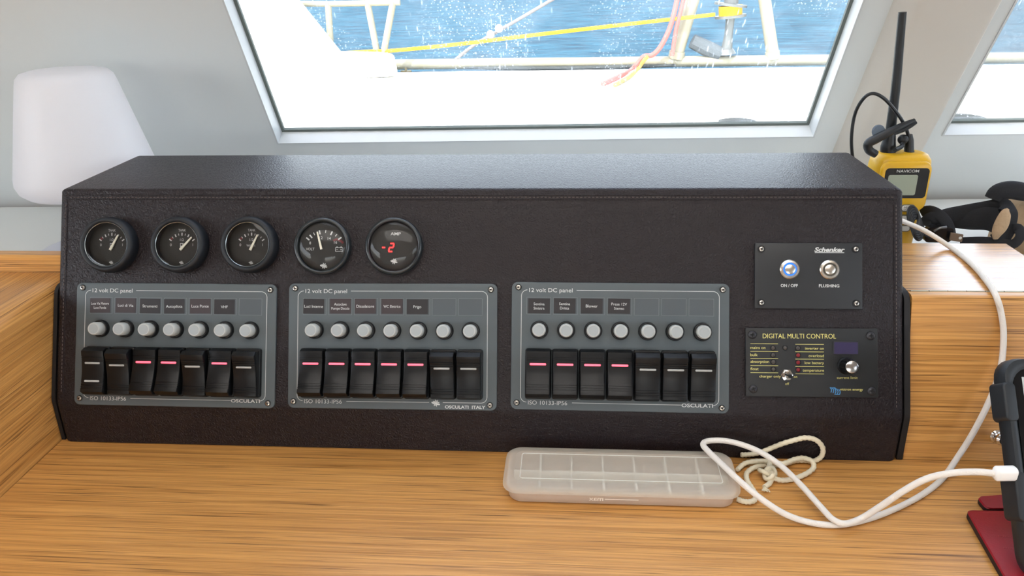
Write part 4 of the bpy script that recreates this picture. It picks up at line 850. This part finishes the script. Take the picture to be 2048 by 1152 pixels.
# cover
red_l = mat('red_leather', (142, 22, 34), .4, bump=(500, .3, .0006), var=(30, .12)); edge_l = mat('dark_leather_edge', (34, 22, 24), .6)
g = thing('leather_cover', 'red leather tablet cover folded flat under the tablet', 'cover', V(onZ(1990, 1080, 0)))
o = np.array(onZ(1990, 1080, 0))
def flap(name, px, z, dzz):
    P = [np.array(onZ(x, y, z))-o for x, y in px]; ctr = sum(P)/len(P)
    sm = []
    n = len(P)
    for i in range(n):
        a, b2, c2 = P[i-1], P[i], P[(i+1) % n]; da = (a-b2); dc = (c2-b2); la, lc = np.linalg.norm(da), np.linalg.norm(dc); rr_ = min(.006, la*.3, lc*.3)
        for t in (0, .25, .5, .75, 1): s0, s1 = b2+da/la*rr_, b2+dc/lc*rr_; sm.append((1-t)**2*s0+2*t*(1-t)*b2+t*t*s1)
    lo = [V((p[0], p[1], z-dzz)) for p in sm]; hi = [V((p[0], p[1], z)) for p in sm]; ins = [V((p+(ctr-p)*.03)[:2].tolist()+[z+.0012]) for p in sm]
    k = MB().rings([lo, hi]).build(name+'_edge', edge_l, g, 30); MB().rings([hi, ins]).build(name, red_l, g, 50); return k
flap('lower_flap', [(1931, 1020), (2100, 1024), (2160, 1250), (2062, 1250)], .0052, .0045)
flap('back_flap', [(1953, 995), (2090, 985), (2110, 1017), (1972, 1019)], .0040, .0034)
b = MB()
for r_, n_, y0 in ((0, 8, 1072), (1, 7, 1096)):
    for i in range(n_):
        p = np.array(onZ(1998+10*r_+i*4.6, y0+i*.4, .0066))-o; b.ball(V(p), .0006, .0006, .0003, 6, 4)
b.build('embossed_dots', mat('paler_red_emboss', (176, 60, 66), .5), g)

# ------------------------------------------------------------------ charging cable
cabm = braid('white_fabric_cable', (228, 222, 214), 1400)
tpl = lambda t: TB+T_up*t                                   # point up the tablet's left edge
pe = np.array(onY(1993, 948, -.098))
path = [onY(1800, 440, .23), onY(1850, 462, .20), onZ(1900, 494, ZL+.003), onZ(1945, 530, ZL+.003), onZ(1976, 566, ZL+.003), onZ(1992, 592, ZL+.002), onS(2002, 625, .0035), onS(2007, 665, .0045), onS(2004, 720, .007), onS(1993, 765, .010), onS(1974, 812, .012), onS(1946, 866, .013), onS(1915, 915, .014), onZ(1884, 958, .0032), onZ(1840, 992, .0028), onZ(1780, 1022, .0028), onZ(1725, 1041, .0028), onZ(1672, 1050, .0028), onZ(1620, 1045, .0032), onZ(1570, 1028, .008), onZ(1520, 996, .018), onZ(1475, 958, .0262), onZ(1440, 925, .027), onZ(1416, 902, .028), onZ(1406, 889, .0285), onZ(1416, 882, .029), onZ(1445, 881, .029), onZ(1480, 888, .027), onZ(1520, 904, .0245), onZ(1560, 930, .018), onZ(1600, 968, .012), onZ(1640, 1012, .0090), onZ(1665, 1038, .0084), onZ(1690, 1047, .0084), onZ(1722, 1037, .0084)]
n0 = np.array(onZ(1722, 1037, .0084))
for k, (x, y) in enumerate(((1765, 1010), (1810, 980), (1855, 957), (1905, 946), (1955, 944), (1990, 947))):
    t = (k+1)/6; Y = (1-t)*n0[1]+t*pe[1]; path.append(onY(x, y, Y))
o = np.array(path[0]); e = thing('charging_cable', 'white fabric charging cable looping over the tray to the tablet', 'cable', V(o))
P = [V(p-o) for p in spline(path, 7)]
MB().tube(P, .0026, 10).build('cord', cabm, e, 60)
d = np.array(P[-1])-np.array(P[-4]); d = np.array((1., .10, -.02)); d /= np.linalg.norm(d)
s = np.array(P[-1]); M = Matrix([[0, 0, 0, 0]]*4)
up = np.array((0, 0, 1.)); sd_ = np.cross(up, d); sd_ /= np.linalg.norm(sd_); up = np.cross(d, sd_)
pg = MB(); R = []
for t, w_, h_ in ((-.001, .0050, .0048), (.0002, .0078, .0098), (.0012, .0086, .0108), (.014, .0086, .0108), (.0148, .0080, .0100)):
    R.append([V(s+d*t+sd_*x+up*y) for x, y in rrect(w_, h_, .0030, 4)])
pg.rings(R).build('plug', mat('white_plug', (240, 240, 238), .35), e, 40)

flush_texts()
